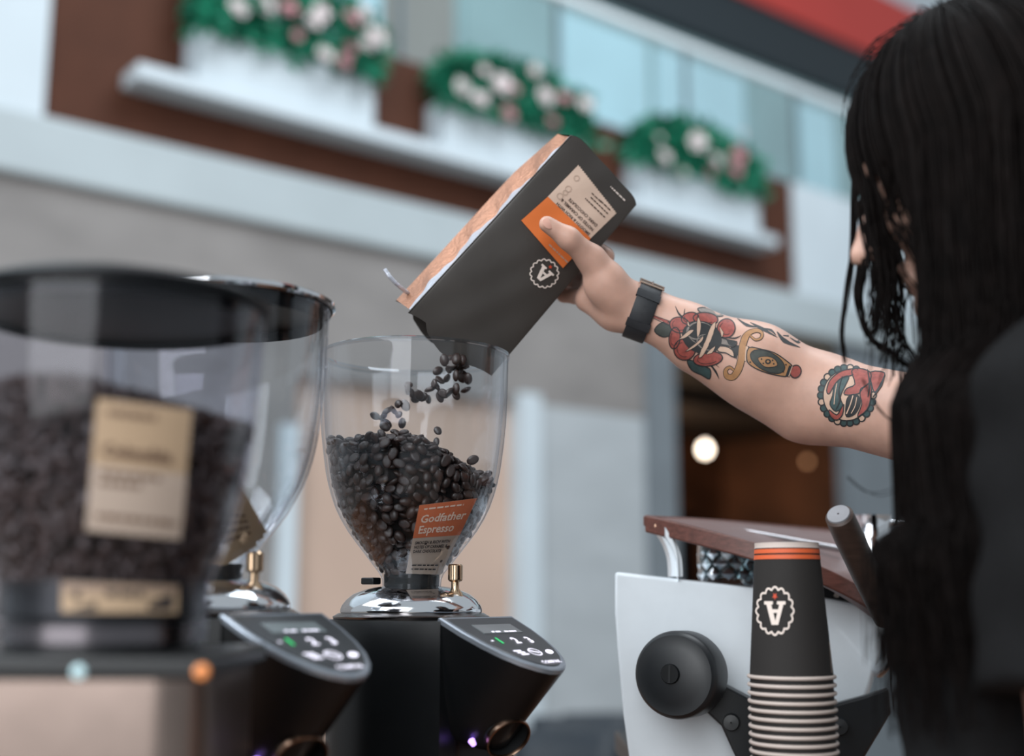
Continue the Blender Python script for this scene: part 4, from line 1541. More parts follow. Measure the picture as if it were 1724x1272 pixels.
# ================================================================== PERSON
class Field:
    """signed distance field on a rectilinear grid, with smooth union, meshed by surface nets"""

    def __init__(s, xs, ys, zs):
        s.a = [np.asarray(v, np.float32) for v in (xs, ys, zs)]
        s.F = np.full(tuple(len(v) for v in s.a), .3, np.float32)

    def sub(s, lo, hi):
        sl = []
        for v, l, h in zip(s.a, lo, hi):
            i0 = max(int(np.searchsorted(v, l)) - 1, 0)
            i1 = min(int(np.searchsorted(v, h)) + 1, len(v))
            if i1 <= i0:
                return None
            sl.append(slice(i0, i1))
        X, Y, Z = np.meshgrid(*[v[q] for v, q in zip(s.a, sl)], indexing='ij', sparse=True)
        return tuple(sl), X, Y, Z

    def blend(s, sl, d, k):
        A = s.F[sl]
        if k <= 0:
            s.F[sl] = np.minimum(A, d)
        else:
            h = np.clip(.5 + .5 * (A - d) / k, 0, 1)
            s.F[sl] = A * (1 - h) + d * h - k * h * (1 - h)

    def cone(s, a, b, r0, r1, k=.01):
        a, b = np.array(a, np.float32), np.array(b, np.float32)
        m = max(r0, r1) + k + .02
        q = s.sub(np.minimum(a, b) - m, np.maximum(a, b) + m)
        if q is None:
            return s
        sl, X, Y, Z = q
        ab = b - a
        L2 = max(float(ab @ ab), 1e-9)
        t = np.clip(((X - a[0]) * ab[0] + (Y - a[1]) * ab[1] + (Z - a[2]) * ab[2]) / L2, 0, 1)
        d = np.sqrt((X - a[0] - t * ab[0]) ** 2 + (Y - a[1] - t * ab[1]) ** 2 + (Z - a[2] - t * ab[2]) ** 2) - (r0 + (r1 - r0) * t)
        s.blend(sl, d.astype(np.float32), k)
        return s

    def chain(s, pts, rad, k=.01):
        for i in range(len(pts) - 1):
            s.cone(pts[i], pts[i + 1], rad[i], rad[i + 1], k)
        return s

    def ellipsoid(s, c, axes, radii, k=.01, cut=False):
        c = np.array(c, np.float32)
        m = max(radii) + k + .02
        q = s.sub(c - m, c + m)
        if q is None:
            return s
        sl, X, Y, Z = q
        D = 0
        G = 0
        for ax, r in zip(axes, radii):
            p = ((X - c[0]) * ax[0] + (Y - c[1]) * ax[1] + (Z - c[2]) * ax[2])
            D = D + (p / r) ** 2
            G = G + (p / (r * r)) ** 2
        k0 = np.sqrt(D)
        d = (k0 * (k0 - 1) / np.maximum(np.sqrt(G), 1e-6)).astype(np.float32)
        if cut:
            A = s.F[sl]
            d = -d
            h = np.clip(.5 - .5 * (A - d) / k, 0, 1)
            s.F[sl] = A * (1 - h) + d * h + k * h * (1 - h)
        else:
            s.blend(sl, d, k)
        return s

    def cutplane(s, p, n, lo, hi):
        """remove the side n points to, inside the box lo..hi"""
        q = s.sub(lo, hi)
        sl, X, Y, Z = q
        d = (X - p[0]) * n[0] + (Y - p[1]) * n[1] + (Z - p[2]) * n[2]
        s.F[sl] = np.maximum(s.F[sl], d.astype(np.float32))
        return s

    def mesh(s, name, m):
        F = s.F
        ins = F < 0
        c = np.zeros(tuple(n - 1 for n in F.shape), np.uint8)
        for dx in (0, 1):
            for dy in (0, 1):
                for dz in (0, 1):
                    c += ins[dx:F.shape[0] - 1 + dx, dy:F.shape[1] - 1 + dy, dz:F.shape[2] - 1 + dz]
        act = np.argwhere((c > 0) & (c < 8))
        idx = np.full(c.shape, -1, np.int32)
        I, J, K = act.T
        idx[I, J, K] = np.arange(len(act))
        xs, ys, zs = s.a
        acc = np.zeros((len(act), 3))
        cnt = np.zeros(len(act))
        cor = [(a, b, e) for a in (0, 1) for b in (0, 1) for e in (0, 1)]
        for p in cor:
            for ax in range(3):
                if p[ax]:
                    continue
                q = list(p)
                q[ax] = 1
                f0 = F[I + p[0], J + p[1], K + p[2]]
                f1 = F[I + q[0], J + q[1], K + q[2]]
                on = (f0 < 0) != (f1 < 0)
                t = np.where(on, f0 / np.where(on, f0 - f1, 1), 0)
                P0 = np.stack([xs[I + p[0]], ys[J + p[1]], zs[K + p[2]]], 1)
                P1 = np.stack([xs[I + q[0]], ys[J + q[1]], zs[K + q[2]]], 1)
                acc += np.where(on[:, None], P0 + (P1 - P0) * t[:, None], 0)
                cnt += on
        V = acc / np.maximum(cnt, 1)[:, None]
        quads = []
        for ax in range(3):
            sl0 = [slice(None)] * 3
            sl1 = [slice(None)] * 3
            sl0[ax] = slice(0, -1)
            sl1[ax] = slice(1, None)
            e = np.argwhere(ins[tuple(sl0)] != ins[tuple(sl1)])
            u, w = (ax + 1) % 3, (ax + 2) % 3
            e = e[(e[:, u] > 0) & (e[:, w] > 0) & (e[:, u] < F.shape[u] - 1) & (e[:, w] < F.shape[w] - 1)]
            def cell_(du, dw):
                q = e.copy()
                q[:, u] -= du
                q[:, w] -= dw
                return idx[q[:, 0], q[:, 1], q[:, 2]]
            Q = np.stack([cell_(1, 1), cell_(0, 1), cell_(0, 0), cell_(1, 0)], 1)
            inside0 = ins[e[:, 0], e[:, 1], e[:, 2]]
            Q[~inside0] = Q[~inside0][:, ::-1]
            quads.append(Q)
        Q = np.concatenate(quads)
        Q = Q[(Q >= 0).all(1)]
        for _ in range(2):        # light relaxing
            S = np.zeros_like(V)
            N = np.zeros(len(V))
            for k in range(4):
                np.add.at(S, Q[:, k], V[Q[:, (k + 1) % 4]])
                np.add.at(N, Q[:, k], 1)
            V = V * .5 + .5 * S / np.maximum(N, 1)[:, None]
        me = bpy.data.meshes.new(name)
        me.vertices.add(len(V))
        me.vertices.foreach_set('co', V.astype(np.float32).ravel())
        me.loops.add(Q.size)
        me.loops.foreach_set('vertex_index', Q.astype(np.int32).ravel())
        me.polygons.add(len(Q))
        me.polygons.foreach_set('loop_start', np.arange(0, Q.size, 4, dtype=np.int32))
        me.polygons.foreach_set('loop_total', np.full(len(Q), 4, np.int32))
        me.update(calc_edges=True)
        me.validate()
        me.polygons.foreach_set('use_smooth', [True] * len(me.polygons))
        me.materials.append(MATS[m])
        return me, V, Q


def steps(*seg):
    out = [seg[0][0]]
    for a, b, h in seg:
        n = max(int(round((b - a) / h)), 1)
        out += list(np.linspace(a, b, n + 1)[1:])
    return out


mat('skin', (190, 151, 134), .5, var=.09, scale=45, sss=.15, bump=.06)
mat('shirt_black', (22, 22, 23), .9, var=.15, scale=200, spec=.1)
mat('trousers', (30, 32, 38), .85, var=.15, scale=150)
mat('hair_dark', (14, 10, 9), .55, var=.4, scale=60, spec=.05)
mat('nail', (206, 158, 142), .3, var=.03)
mat('shoe', (24, 24, 24), .5, var=.1)

Zv = Vector((0, 0, 1))
FB = Vector((-.90, .436, 0)).normalized()        # the way the body faces
LB = Zv.cross(FB)                                # her left, towards the camera
TC = Vector((.450, .975, 0))
HD = Vector((.390, .985, 1.645))                 # middle of the head
tl = math.radians(14)
FH_ = (FB * math.cos(tl) - Zv * math.sin(tl))
UH = (Zv * math.cos(tl) + FB * math.sin(tl))


def T(z, f=0, l=0):
    return TC + FB * f + LB * l + Zv * z


def Hd(f, l, u):
    return HD + FH_ * f + LB * l + UH * u


xs = steps((-.02, .36, .0017), (.36, .72, .005))
ys = steps((.62, 1.20, .006), (1.20, 1.42, .0017))
zs = steps((-.01, 1.06, .014), (1.06, 1.42, .006), (1.42, 1.70, .0020), (1.70, 1.80, .004))
B = Field(xs, ys, zs)
SR = T(1.425, -.01, -.165)
SL = T(1.42, .0, .165)
EL = P(1392, 672, 1.325)
WR = P(1080, 523, 1.315)
# torso, hips, legs
B.cone(T(1.38, -.005, -.09), T(1.38, -.005, .09), .085, .085, .03)
B.cone(T(1.25, 0, -.06), T(1.25, 0, .06), .090, .090, .04)
B.cone(T(1.10, 0, -.06), T(1.10, 0, .06), .080, .080, .05)
B.cone(T(.93, -.01, -.08), T(.93, -.01, .08), .10, .10, .05)
for s in (-1, 1):
    B.chain([T(.90, -.01, s * .09), T(.50, .01, s * .09), T(.09, -.01, s * .09)], [.088, .058, .036], .03)
    B.cone(T(.035, -.03, s * .09), T(.03, .15, s * .10), .035, .028, .02)
B.cone(T(1.425, -.02, 0), HD + Vector((.01, 0, -.06)), .056, .052, .03)
B.cone(T(1.44, -.03, -.06), SR, .05, .05, .03)
B.cone(T(1.44, -.03, .06), SL, .05, .05, .03)
# head and face
B.ellipsoid(Hd(-.012, 0, .022), (FH_, LB, UH), (.098, .076, .098), .02)
B.cone(Hd(.030, 0, -.045), Hd(.068, 0, -.098), .052, .020, .03)
B.cone(Hd(.0, -.035, -.05), Hd(.055, -.012, -.095), .030, .018, .02)
B.cone(Hd(.0, .035, -.05), Hd(.055, .012, -.095), .030, .018, .02)
B.cone(Hd(.080, -.03, .022), Hd(.080, .03, .022), .012, .012, .015)
for s in (-1, 1):
    B.ellipsoid(Hd(.085, s * .033, .004), (FH_, LB, UH), (.012, .018, .010), .006, cut=True)
    B.ellipsoid(Hd(.070, s * .033, .004), (FH_, LB, UH), (.0115, .0125, .0105), .004)
    B.ellipsoid(Hd(.058, s * .038, -.030), (FH_, LB, UH), (.022, .018, .018), .03)
    B.ellipsoid(Hd(-.012, s * .076, -.005), (FH_, LB, UH), (.020, .007, .030), .006)
B.chain([Hd(.086, 0, .012), Hd(.100, 0, -.014), Hd(.114, 0, -.034)], [.007, .009, .0105], .008)
B.cone(Hd(.098, -.013, -.036), Hd(.098, .013, -.036), .0075, .0075, .006)
B.cone(Hd(.083, -.017, -.062), Hd(.083, .017, -.062), .0062, .0062, .005)
B.cone(Hd(.081, -.015, -.073), Hd(.081, .015, -.073), .0070, .0070, .005)

# right arm: shoulder, elbow, forearm with two bones at the wrist
B.chain([SR, SR * .5 + EL * .5 + Vector((0, 0, -.004)), EL], [.050, .046, .0440], .02)
B.cone(EL, EL * .62 + WR * .38 + Vector((0, 0, .002)), .0440, .0410, .02)
B.cone(EL * .62 + WR * .38 + Vector((0, 0, .002)), EL * .25 + WR * .75, .0400, .0305, .02)
axf = (WR - EL).normalized()
perp = axf.cross(Vector((0, 1, 0))).normalized()
if perp.z < 0:
    perp = -perp
W1 = WR + axf * .005
for s in (-1, 1):
    B.cone(EL * .25 + WR * .75 + perp * s * .004, WR + perp * s * .0085, .0265, .0198, .012)
B.cone(P(1175, 592, 1.32), P(1345, 690, 1.328), .022, .0325, .02)
# palm
PALM = [P(1048, 528, 1.330), P(1012, 500, 1.345), P(992, 480, 1.352)]
B.chain([WR + perp * .002, P(1045, 505, 1.318), P(1010, 470, 1.330)], [.0215, .0225, .0165], .012)
B.chain([WR - perp * .004, P(1036, 522, 1.325), P(990, 503, 1.338)], [.0205, .0205, .0150], .012)
B.chain([P(1050, 512, 1.325), P(1005, 462, 1.340)], [.018, .0150], .012)
# thumb with its mound, closing on the near face of the bag
TH = [P(1052, 508, 1.308), P(1020, 470, 1.296), P(996, 437, 1.285), P(957, 401, 1.264), P(921, 377, 1.256)]
B.chain(TH, [.0185, .0190, .0148, .0110, .0086], .008)
B.ellipsoid(P(1024, 488, 1.300), (axf, perp, axf.cross(perp)), (.026, .020, .018), .012)
# fingers behind the bag
FING = {
    'index': ([P(1018, 432, 1.350), P(982, 408, 1.392), P(955, 392, 1.402), P(936, 384, 1.404)], [.0112, .0095, .0085, .0072]),
    'middle': ([P(1002, 458, 1.356), P(962, 440, 1.396), P(934, 424, 1.406), P(914, 414, 1.408)], [.0115, .0098, .0086, .0074]),
    'ring': ([P(992, 480, 1.352), P(958, 470, 1.385), P(930, 452, 1.402), P(912, 442, 1.404)], [.0108, .0092, .0082, .0070]),
    'little': ([P(984, 501, 1.345), P(950, 496, 1.368), P(932, 484, 1.388), P(918, 474, 1.392)], [.0098, .0084, .0074, .0062]),
}
for nme, (pts, rad) in FING.items():
    B.chain(pts, rad, .004)
# left arm, bent, hand low in front
ELL = T(1.13, .00, .215)
WRL = Vector((.325, .93, 1.125))
B.chain([SL, (SL + ELL) / 2, ELL], [.048, .043, .037], .02)
B.chain([ELL, ELL * .6 + WRL * .4, WRL], [.038, .036, .024], .02)
pl0 = WRL + (WRL - ELL).normalized() * .05
B.cone(WRL, pl0, .023, .022, .012)
dl = (WRL - ELL).normalized()
sdl = dl.cross(Zv).normalized()
for k in range(4):
    a = pl0 + sdl * (.027 - .018 * k) + dl * .012
    B.chain([a, a + dl * .035 - Zv * .006, a + dl * .055 - Zv * .020], [.0095, .0085, .007], .003)
B.chain([WRL + dl * .01 + sdl * .02, pl0 + sdl * .045 - Zv * .008, pl0 + sdl * .05 + dl * .03 - Zv * .016], [.014, .0105, .008], .006)

bme, bV, bQ = B.mesh('body', 'skin')
per = thing('person', 'person with long dark hair and tattooed arm in black t-shirt pouring coffee beans', 'person', (TC.x, TC.y, 0))
body = link('body', bme, per, auto=False)
sel = (bV[:, 2] > 1.40) & (bV[:, 1] > 1.12) & (bV[:, 0] < .50)
msk = sel[bQ].all(1)
ARM = BVHTree.FromPolygons([tuple(v) for v in bV], [tuple(q) for q in bQ[msk]])
del B

# ---- tattoos on the arm (drawn in a 3.448x enlargement of the arm)
mat('tattoo_black', (34, 36, 38), .6, var=.15, scale=200)
mat('tattoo_red', (140, 68, 60), .6, var=.25, scale=200)
mat('tattoo_green', (56, 60, 56), .6, var=.2, scale=200)
mat('tattoo_gold', (156, 114, 76), .6, var=.12, scale=200)
mat('tattoo_cream', (184, 154, 134), .6, var=.06, scale=200)
mat('tattoo_grey', (120, 112, 106), .6, var=.2, scale=200)
mat('tattoo_teal', (50, 70, 70), .6, var=.2, scale=200)


def tz(p):
    return (1060 + p[0] / 3.448, 460 + p[1] / 3.448)


class Tat:
    def __init__(s, name):
        s.b = {}
        s.n = 0
        s.name = name

    def fill(s, c, poly, lvl):
        vs, fs = tri_poly([tz(p) for p in poly], 4.5)
        lay(ARM, vs, fs, .00025 + .00011 * lvl, s.b.setdefault(c, MB()))

    def line(s, c, pts, w, lvl, closed=False, sm=4):
        pts = smooth_line(pts, sm, closed) if sm else pts
        n = len(pts)
        if hasattr(w, '__len__'):
            ws = np.interp(np.linspace(0, 1, n), np.linspace(0, 1, len(w)), w) / 3.448
        else:
            ws = w / 3.448
        vs, fs = stroke([tz(p) for p in pts], ws, closed)
        lay(ARM, vs, fs, .00025 + .00011 * lvl, s.b.setdefault(c, MB()))

    def shape(s, c, poly, lvl, ol=6.5):
        if 4 < len(poly) < 16:
            poly = smooth_line(poly, 3, True)
        s.fill(c, poly, lvl)
        s.line('tattoo_black', poly, ol, lvl + 1, True, 0)

    def done(s, label):
        root = None
        for c, mb in s.b.items():
            o = obj(s.name if root is None else c.replace('tattoo_', '') + '_ink', mb, c, per if root is None else root)
            if root is None:
                root = o
                o['label'] = label


t1 = Tat('rose_tattoo')
t1.shape('tattoo_green', [(145, 335), (165, 300), (205, 280), (245, 290), (255, 330), (235, 360), (190, 368)], 0)
t1.shape('tattoo_teal', [(335, 505), (380, 510), (440, 540), (470, 560), (465, 612), (420, 590), (360, 560)], 0)
t1.shape('tattoo_grey', [(395, 205), (440, 200), (500, 222), (545, 245), (500, 250), (420, 232)], 0)
t1.line('tattoo_black', [(265, 190), (290, 240), (330, 260)], [2, 12, 4], 0)
t1.line('tattoo_black', [(320, 205), (318, 240), (335, 265)], [2, 8, 4], 0)
t1.line('tattoo_black', [(470, 530), (500, 570), (520, 612)], [10, 12, 2], 0)
t1.line('tattoo_black', [(490, 520), (520, 545)], [6, 2], 0)
t1.line('tattoo_red', [(85, 228), (190, 270), (320, 325)], [7, 12, 26], 1)
t1.line('tattoo_black', [(85, 224), (190, 262), (300, 300)], 4, 2)
t1.line('tattoo_black', [(85, 234), (190, 284), (300, 335)], 4, 2)
for (cx_, cy_, rx_, ry_, ro) in ((290, 300, 58, 45, .2), (262, 375, 32, 62, .1), (320, 440, 62, 62, .6), (455, 495, 85, 42, -.1), (560, 320, 52, 55, .3), (440, 265, 72, 36, .1), (350, 262, 50, 34, -.2)):
    t1.shape('tattoo_red', ell(cx_, cy_, rx_, ry_, ro, 22), 3)
    t1.line('tattoo_black', ell(cx_, cy_, rx_ * .72, ry_ * .66, ro, 18)[2:12], 3, 5, False, 0)
t1.fill('tattoo_black', ell(420, 372, 118, 92, .35, 30), 6)
for k, (cx_, cy_, rx_, ry_) in enumerate(((380, 340, 50, 40), (450, 400, 60, 42), (420, 350, 85, 62))):
    t1.line('tattoo_grey', ell(cx_, cy_, rx_, ry_, .35, 22)[k * 3:k * 3 + 13], [3, 9, 3], 7, False, 0)
for pl_ in ([(395, 258), (412, 290), (408, 345), (392, 370), (388, 310)], [(498, 288), (478, 370), (430, 470), (402, 480), (440, 390), (470, 310)], [(348, 330), (320, 352), (290, 380), (330, 370), (372, 332)], [(338, 275), (350, 315), (335, 300)],
            [(425, 365), (390, 400), (350, 430), (325, 452), (370, 432), (420, 392)], [(520, 310), (545, 345), (535, 375)], [(500, 420), (480, 460), (445, 470), (470, 440)]):
    t1.shape('tattoo_cream', pl_, 8, 3)
t1.shape('tattoo_grey', [(520, 375), (565, 385), (622, 400), (602, 425), (560, 418), (505, 405)], 5)
t1.shape('tattoo_cream', [(505, 425), (560, 425), (600, 450), (604, 485), (560, 462), (520, 455)], 5)
t1.line('tattoo_black', [(560, 372), (610, 378), (648, 362)], [4, 9, 2], 6)
t1.fill('tattoo_black', [(560, 385), (625, 395), (605, 425), (575, 415)], 7)
t1.done('red rose and thorn tattoo on the forearm')
t2 = Tat('dagger_tattoo')
S = [(700, 362), (730, 386), (762, 376), (768, 348), (740, 332), (700, 342), (672, 372), (655, 430), (648, 500), (630, 560), (600, 600), (565, 595), (558, 562), (582, 545), (606, 562)]
t2.line('tattoo_black', S, [14, 18, 20, 22, 28, 34, 44, 46, 46, 46, 42, 36, 26, 22, 16], 0)
t2.line('tattoo_gold', S, [8, 11, 12, 14, 20, 26, 36, 38, 38, 38, 34, 28, 18, 14, 9], 2)
t2.shape('tattoo_black', [(590, 430), (630, 420), (640, 445), (610, 490), (595, 460)], 0)
t2.fill('tattoo_black', [(600, 470), (640, 440), (640, 420), (620, 500)], 1)
t2.shape('tattoo_cream', [(672, 420), (692, 425), (690, 500), (668, 512)], 1)
ang = .47
t2.shape('tattoo_gold', [(692, 432), (760, 440), (840, 462), (905, 505), (945, 545), (920, 595), (850, 590), (770, 568), (705, 535), (680, 500)], 2)
t2.fill('tattoo_green', ell(800, 512, 108, 54, ang, 28), 4)
t2.line('tattoo_black', ell(800, 512, 108, 54, ang, 28), 5, 5, True, 0)
t2.shape('tattoo_gold', [(745, 490), (800, 482), (842, 500), (855, 535), (800, 545), (765, 528)], 6, 4)
t2.fill('tattoo_black', ell(802, 512, 17, 15, 0, 16), 8)
t2.fill('tattoo_gold', ell(802, 512, 8, 7, 0, 12), 9)
for (x, y) in ((765, 498), (835, 525), (775, 522), (828, 505), (715, 455), (890, 570), (905, 530), (700, 515)):
    t2.fill('tattoo_black', ell(x, y, 5, 5, 0, 8), 8)
t2.shape('tattoo_red', ell(962, 570, 32, 37, .3, 22), 4)
t2.shape('tattoo_black', [(925, 535), (945, 538), (925, 600), (905, 595)], 5, 3)
t2.line('tattoo_cream', [(942, 540), (922, 598)], 5, 7)
t2.done('dagger hilt tattoo with gold guard on the forearm')
t3 = Tat('flame_tattoo')
for pts, w in (([(625, 262), (680, 300), (740, 312)], [3, 18, 3]), ([(700, 285), (770, 322), (858, 372)], [3, 20, 2]), ([(770, 318), (820, 330), (850, 360)], [3, 14, 3]), ([(855, 338), (900, 392), (990, 430)], [4, 26, 2]), ([(890, 360), (960, 372), (985, 405)], [3, 16, 3]),
               ([(960, 378), (1020, 392), (1110, 440)], [3, 16, 2]), ([(930, 372), (975, 400), (1000, 395)], [3, 12, 3])):
    t3.line('tattoo_black', pts, w, 0)
t3.done('black flame strokes tattooed along the top of the forearm')
t4 = Tat('round_tattoo')
cx_, cy_ = 1262, 708
for k in range(26):
    a = 2 * PI * k / 26
    if -1.2 < (a if a < PI else a - 2 * PI) < -.1:
        continue
    x, y = cx_ + 152 * math.cos(a), cy_ + 160 * math.sin(a)
    t4.shape('tattoo_teal' if k % 4 else 'tattoo_cream', ell(x, y, 19, 20, a, 18), 0, 8)
t4.shape('tattoo_cream', ell(cx_, cy_, 138, 146, 0, 36), 2, 7)
t4.shape('tattoo_red', [(1145, 680), (1165, 620), (1230, 570), (1320, 556), (1300, 590), (1230, 610), (1190, 650), (1160, 700)], 4)
t4.shape('tattoo_teal', [(1190, 650), (1230, 610), (1275, 600), (1250, 660), (1225, 720), (1240, 770), (1200, 800), (1165, 760), (1180, 710)], 4)
t4.shape('tattoo_red', [(1290, 570), (1335, 555), (1400, 580), (1390, 640), (1345, 670), (1330, 700), (1250, 705), (1262, 670), (1310, 645)], 5)
t4.shape('tattoo_red', [(1340, 690), (1400, 640), (1402, 720), (1380, 790), (1325, 830), (1350, 760)], 4)
t4.shape('tattoo_black', [(1265, 730), (1290, 705), (1330, 712), (1340, 760), (1310, 815), (1262, 830), (1258, 780)], 5)
t4.shape('tattoo_red', [(1160, 790), (1205, 820), (1232, 780), (1246, 760), (1238, 820), (1205, 850), (1170, 830)], 5)
t4.line('tattoo_cream', [(1300, 710), (1285, 760), (1262, 815)], 7, 8)
t4.line('tattoo_cream', [(1205, 640), (1195, 700), (1190, 760)], 5, 8)
t4.line('tattoo_cream', [(1322, 720), (1312, 770), (1290, 812)], 5, 8)
t4.line('tattoo_black', [(1235, 600), (1215, 680), (1222, 740), (1200, 790)], [3, 9, 9, 3], 8)
t4.shape('tattoo_red', [(1400, 575), (1480, 580), (1460, 640), (1425, 690), (1405, 640)], 3)
t4.line('tattoo_black', [(1380, 560), (1395, 640), (1385, 720)], [3, 12, 3], 8)
t4.line('tattoo_black', [(1482, 590), (1460, 650), (1415, 720)], [3, 16, 4], 6)
t4.done('round scallop-edged tattoo in red and teal above the elbow')

# ---- nails
fn = lambda c, n_, up, w, h: MB().add([c + up * h * math.cos(a) * q + n_.cross(up) * w * math.sin(a) * q - n_ * (.0012 * q * q) for q in (1, .6) for a in np.linspace(0, 2 * PI, 17)[:-1]] + [c + n_ * 0],
                                      [(k, (k + 1) % 16, 16 + (k + 1) % 16, 16 + k) for k in range(16)] + [(16 + k, 16 + (k + 1) % 16, 32) for k in range(16)])
td = (TH[4] - TH[3]).normalized()
nn = Vector((-.15, -1, .30))
nn = (nn - td * nn.dot(td)).normalized()
hit = ARM.ray_cast(EYE, ray(923, 376).normalized())
if hit[0] is not None:
    obj('fingernail', fn(hit[0] + nn * .0009, nn, td, .0052, .0066), 'nail', per)
hit = ARM.ray_cast(EYE, ray(957, 487).normalized())
if hit[0] is not None:
    obj('fingernail', fn(hit[0] + hit[1] * .0008, hit[1], Vector((-.8, 0, .5)), .0035, .006), 'nail', per)

# ---- t-shirt
B2 = Field(steps((.20, .72, .005)), steps((.66, 1.30, .005)), steps((.90, 1.52, .005)))
B2.cone(T(1.38, -.005, -.10), T(1.38, -.005, .10), .100, .100, .03)
B2.cone(T(1.24, .020, -.07), T(1.24, .020, .07), .115, .115, .05)
B2.cone(T(1.27, .075, -.062), T(1.27, .075, .062), .070, .070, .03)
B2.cone(T(1.10, .040, -.08), T(1.10, .040, .08), .118, .118, .05)
B2.cone(T(.96, 0, -.09), T(.96, 0, .09), .125, .125, .05)
B2.cone(T(1.445, -.025, -.05), SR, .060, .066, .03)
B2.cone(T(1.445, -.025, .05), SL, .060, .066, .03)
# sleeves
dR = (EL - SR).normalized()
B2.cone(SR, SR + dR * .13, .064, .066, .02)
dL = (ELL - SL).normalized()
B2.cone(SL, SL + dL * .22, .064, .072, .02)
sl, X, Y, Z = B2.sub((0, 0, 0), (2, 2, 2))
B2.F += (.0028 * np.sin(X * 55 + Z * 40) * np.sin(Y * 48 - Z * 30 + 1) + .002 * np.sin(Z * 90 + X * 30 + Y * 20)).astype(np.float32)
e1 = SR + dR * .10
B2.cutplane(e1, dR, (.1, 1.14, 1.40), tuple(np.array(e1) + .2))
e2 = SL + dL * .185
B2.cutplane(e2, dL, tuple(np.array(e2) - np.array((.12, .10, .10))), tuple(np.array(e2) + np.array((.12, .055, .08))))
nk = T(1.47, .01, 0)
B2.ellipsoid(nk, (FB, LB, Zv), (.075, .078, .045), .008, cut=True)
B2.cutplane((0, 0, .93), (0, 0, -1), (0, .6, .88), (.8, 1.35, .99))
sme, sV, sQ = B2.mesh('t_shirt', 'shirt_black')
link('t_shirt', sme, per, auto=False)
del B2
# ---- trousers and shoes
B3 = Field(steps((.20, .72, .01)), steps((.66, 1.30, .01)), steps((.02, 1.02, .012)))
B3.cone(T(.95, -.01, -.08), T(.95, -.01, .08), .112, .112, .05)
for s in (-1, 1):
    B3.chain([T(.90, -.01, s * .09), T(.50, .01, s * .09), T(.10, -.01, s * .09)], [.100, .075, .062], .02)
B3.cutplane((0, 0, .08), (0, 0, -1), (0, .6, 0), (.8, 1.35, .12))
tme, _, _ = B3.mesh('trousers', 'trousers')
link('trousers', tme, per, auto=False)
for s in (-1, 1):
    B4 = Field(*[steps((float(c - .2), float(c + .2), .008)) for c in T(0, .05, s * .095)[:2]], steps((-.005, .12, .006)))
    B4.cone(T(.042, -.04, s * .09), T(.034, .16, s * .10), .045, .036, .02)
    B4.cutplane((0, 0, .002), (0, 0, -1), (0, .5, -.1), (.9, 1.6, .1))
    hme, _, _ = B4.mesh('shoe', 'shoe')
    link('shoe', hme, per, auto=False)

# ---- hair
hr = random.Random(3)


def scalp(th, a, k=1.0):
    """direction from the crown: th polar angle, a azimuth from the face round by her left"""
    return HD + FH_ * (-.014) + UH * .022 + (FH_ * (.109 * math.sin(th) * math.cos(a)) + LB * (.089 * math.sin(th) * math.sin(a)) + UH * (.112 * math.cos(th))) * k


def push_out(p, pad):
    """keep hair outside the shoulders and chest"""
    if p.z > 1.50:
        return p
    d = p - TC
    f, l = d.dot(FB), d.dot(LB)
    rf = .128 + (.035 if p.z < 1.34 else 0)
    rl = .19 if p.z < 1.44 else .19 - (p.z - 1.44) * 2.0
    rl = max(rl, .07)
    q = math.hypot(f / (rf + pad), l / (rl + pad))
    if q < 1 and q > 1e-3:
        f, l = f / q, l / q
        return TC + FB * f + LB * l + Zv * p.z
    return p


HV, HF = [], []


def strand(pts, r0, r1=None):
    r1 = r0 * .35 if r1 is None else r1
    n = len(pts)
    rad = [r0 + (r1 - r0) * (i / (n - 1)) ** 2 for i in range(n)]
    mb = MB().tube(pts, rad, 4, cap=False)
    o = len(HV)
    HV.extend(mb.v)
    HF.extend(tuple(i + o for i in f) for f in mb.f)


def hair_path(a, k, L, wob, n=26):
    pts = []
    part = .10
    ph, ph2 = hr.uniform(0, 6.28), hr.uniform(0, 6.28)
    for i in range(12):
        t = i / 11
        th = part + (1.62 - part) * t
        pts.append(scalp(th, a, k))
    last = pts[-1]
    out = (last - HD)
    out.z = 0
    out.normalize()
    tang = Zv.cross(out)
    pad = hr.uniform(.0, .022)
    fw = hr.uniform(-.4, 1.0)
    for i in range(1, n):
        t = i / (n - 1)
        p = last - FB * ((.05 if .6 < min(a, 2 * PI - a) < 1.0 else 0.0) * min(1, L * t / .14) ** 2) - Zv * (L * t) - out * (.012 * math.sin(t * 2.2)) + tang * (wob * math.sin(t * 5 + ph) * t) + out * (wob * .7 * math.sin(t * 4 + ph2) * t) + FB * (.010 * fw * t)
        pts.append(push_out(p, pad))
    return pts


for k in range(4200):
    u = hr.random()
    a = math.radians(16 + 328 * u)
    deg = math.degrees(a)
    near_face = min(deg, 360 - deg)
    keep = 1.0 if near_face > 52 else (.42 if near_face > 40 else (.12 if near_face > 27 else .30))
    if deg > 300:
        keep = min(keep, .32)
    if hr.random() > keep:
        continue
    L = hr.uniform(.26, .46) if near_face > 52 else (hr.uniform(.04, .10) if near_face > 38 else hr.uniform(.08, .17))
    strand(hair_path(a, hr.uniform(.98, 1.10), L, hr.uniform(.005, .022)), hr.uniform(.0007, .0015))
# fine flyaway hair over the crown
for k in range(130):
    a = hr.uniform(0, 6.28)
    kk = hr.uniform(1.08, 1.2)
    pts = [scalp(.1 + 1.1 * i / 9, a + .3 * i / 9, 1.05 + (kk - 1.05) * math.sin(i / 9 * 2.6)) for i in range(10)]
    strand(pts, .0006)
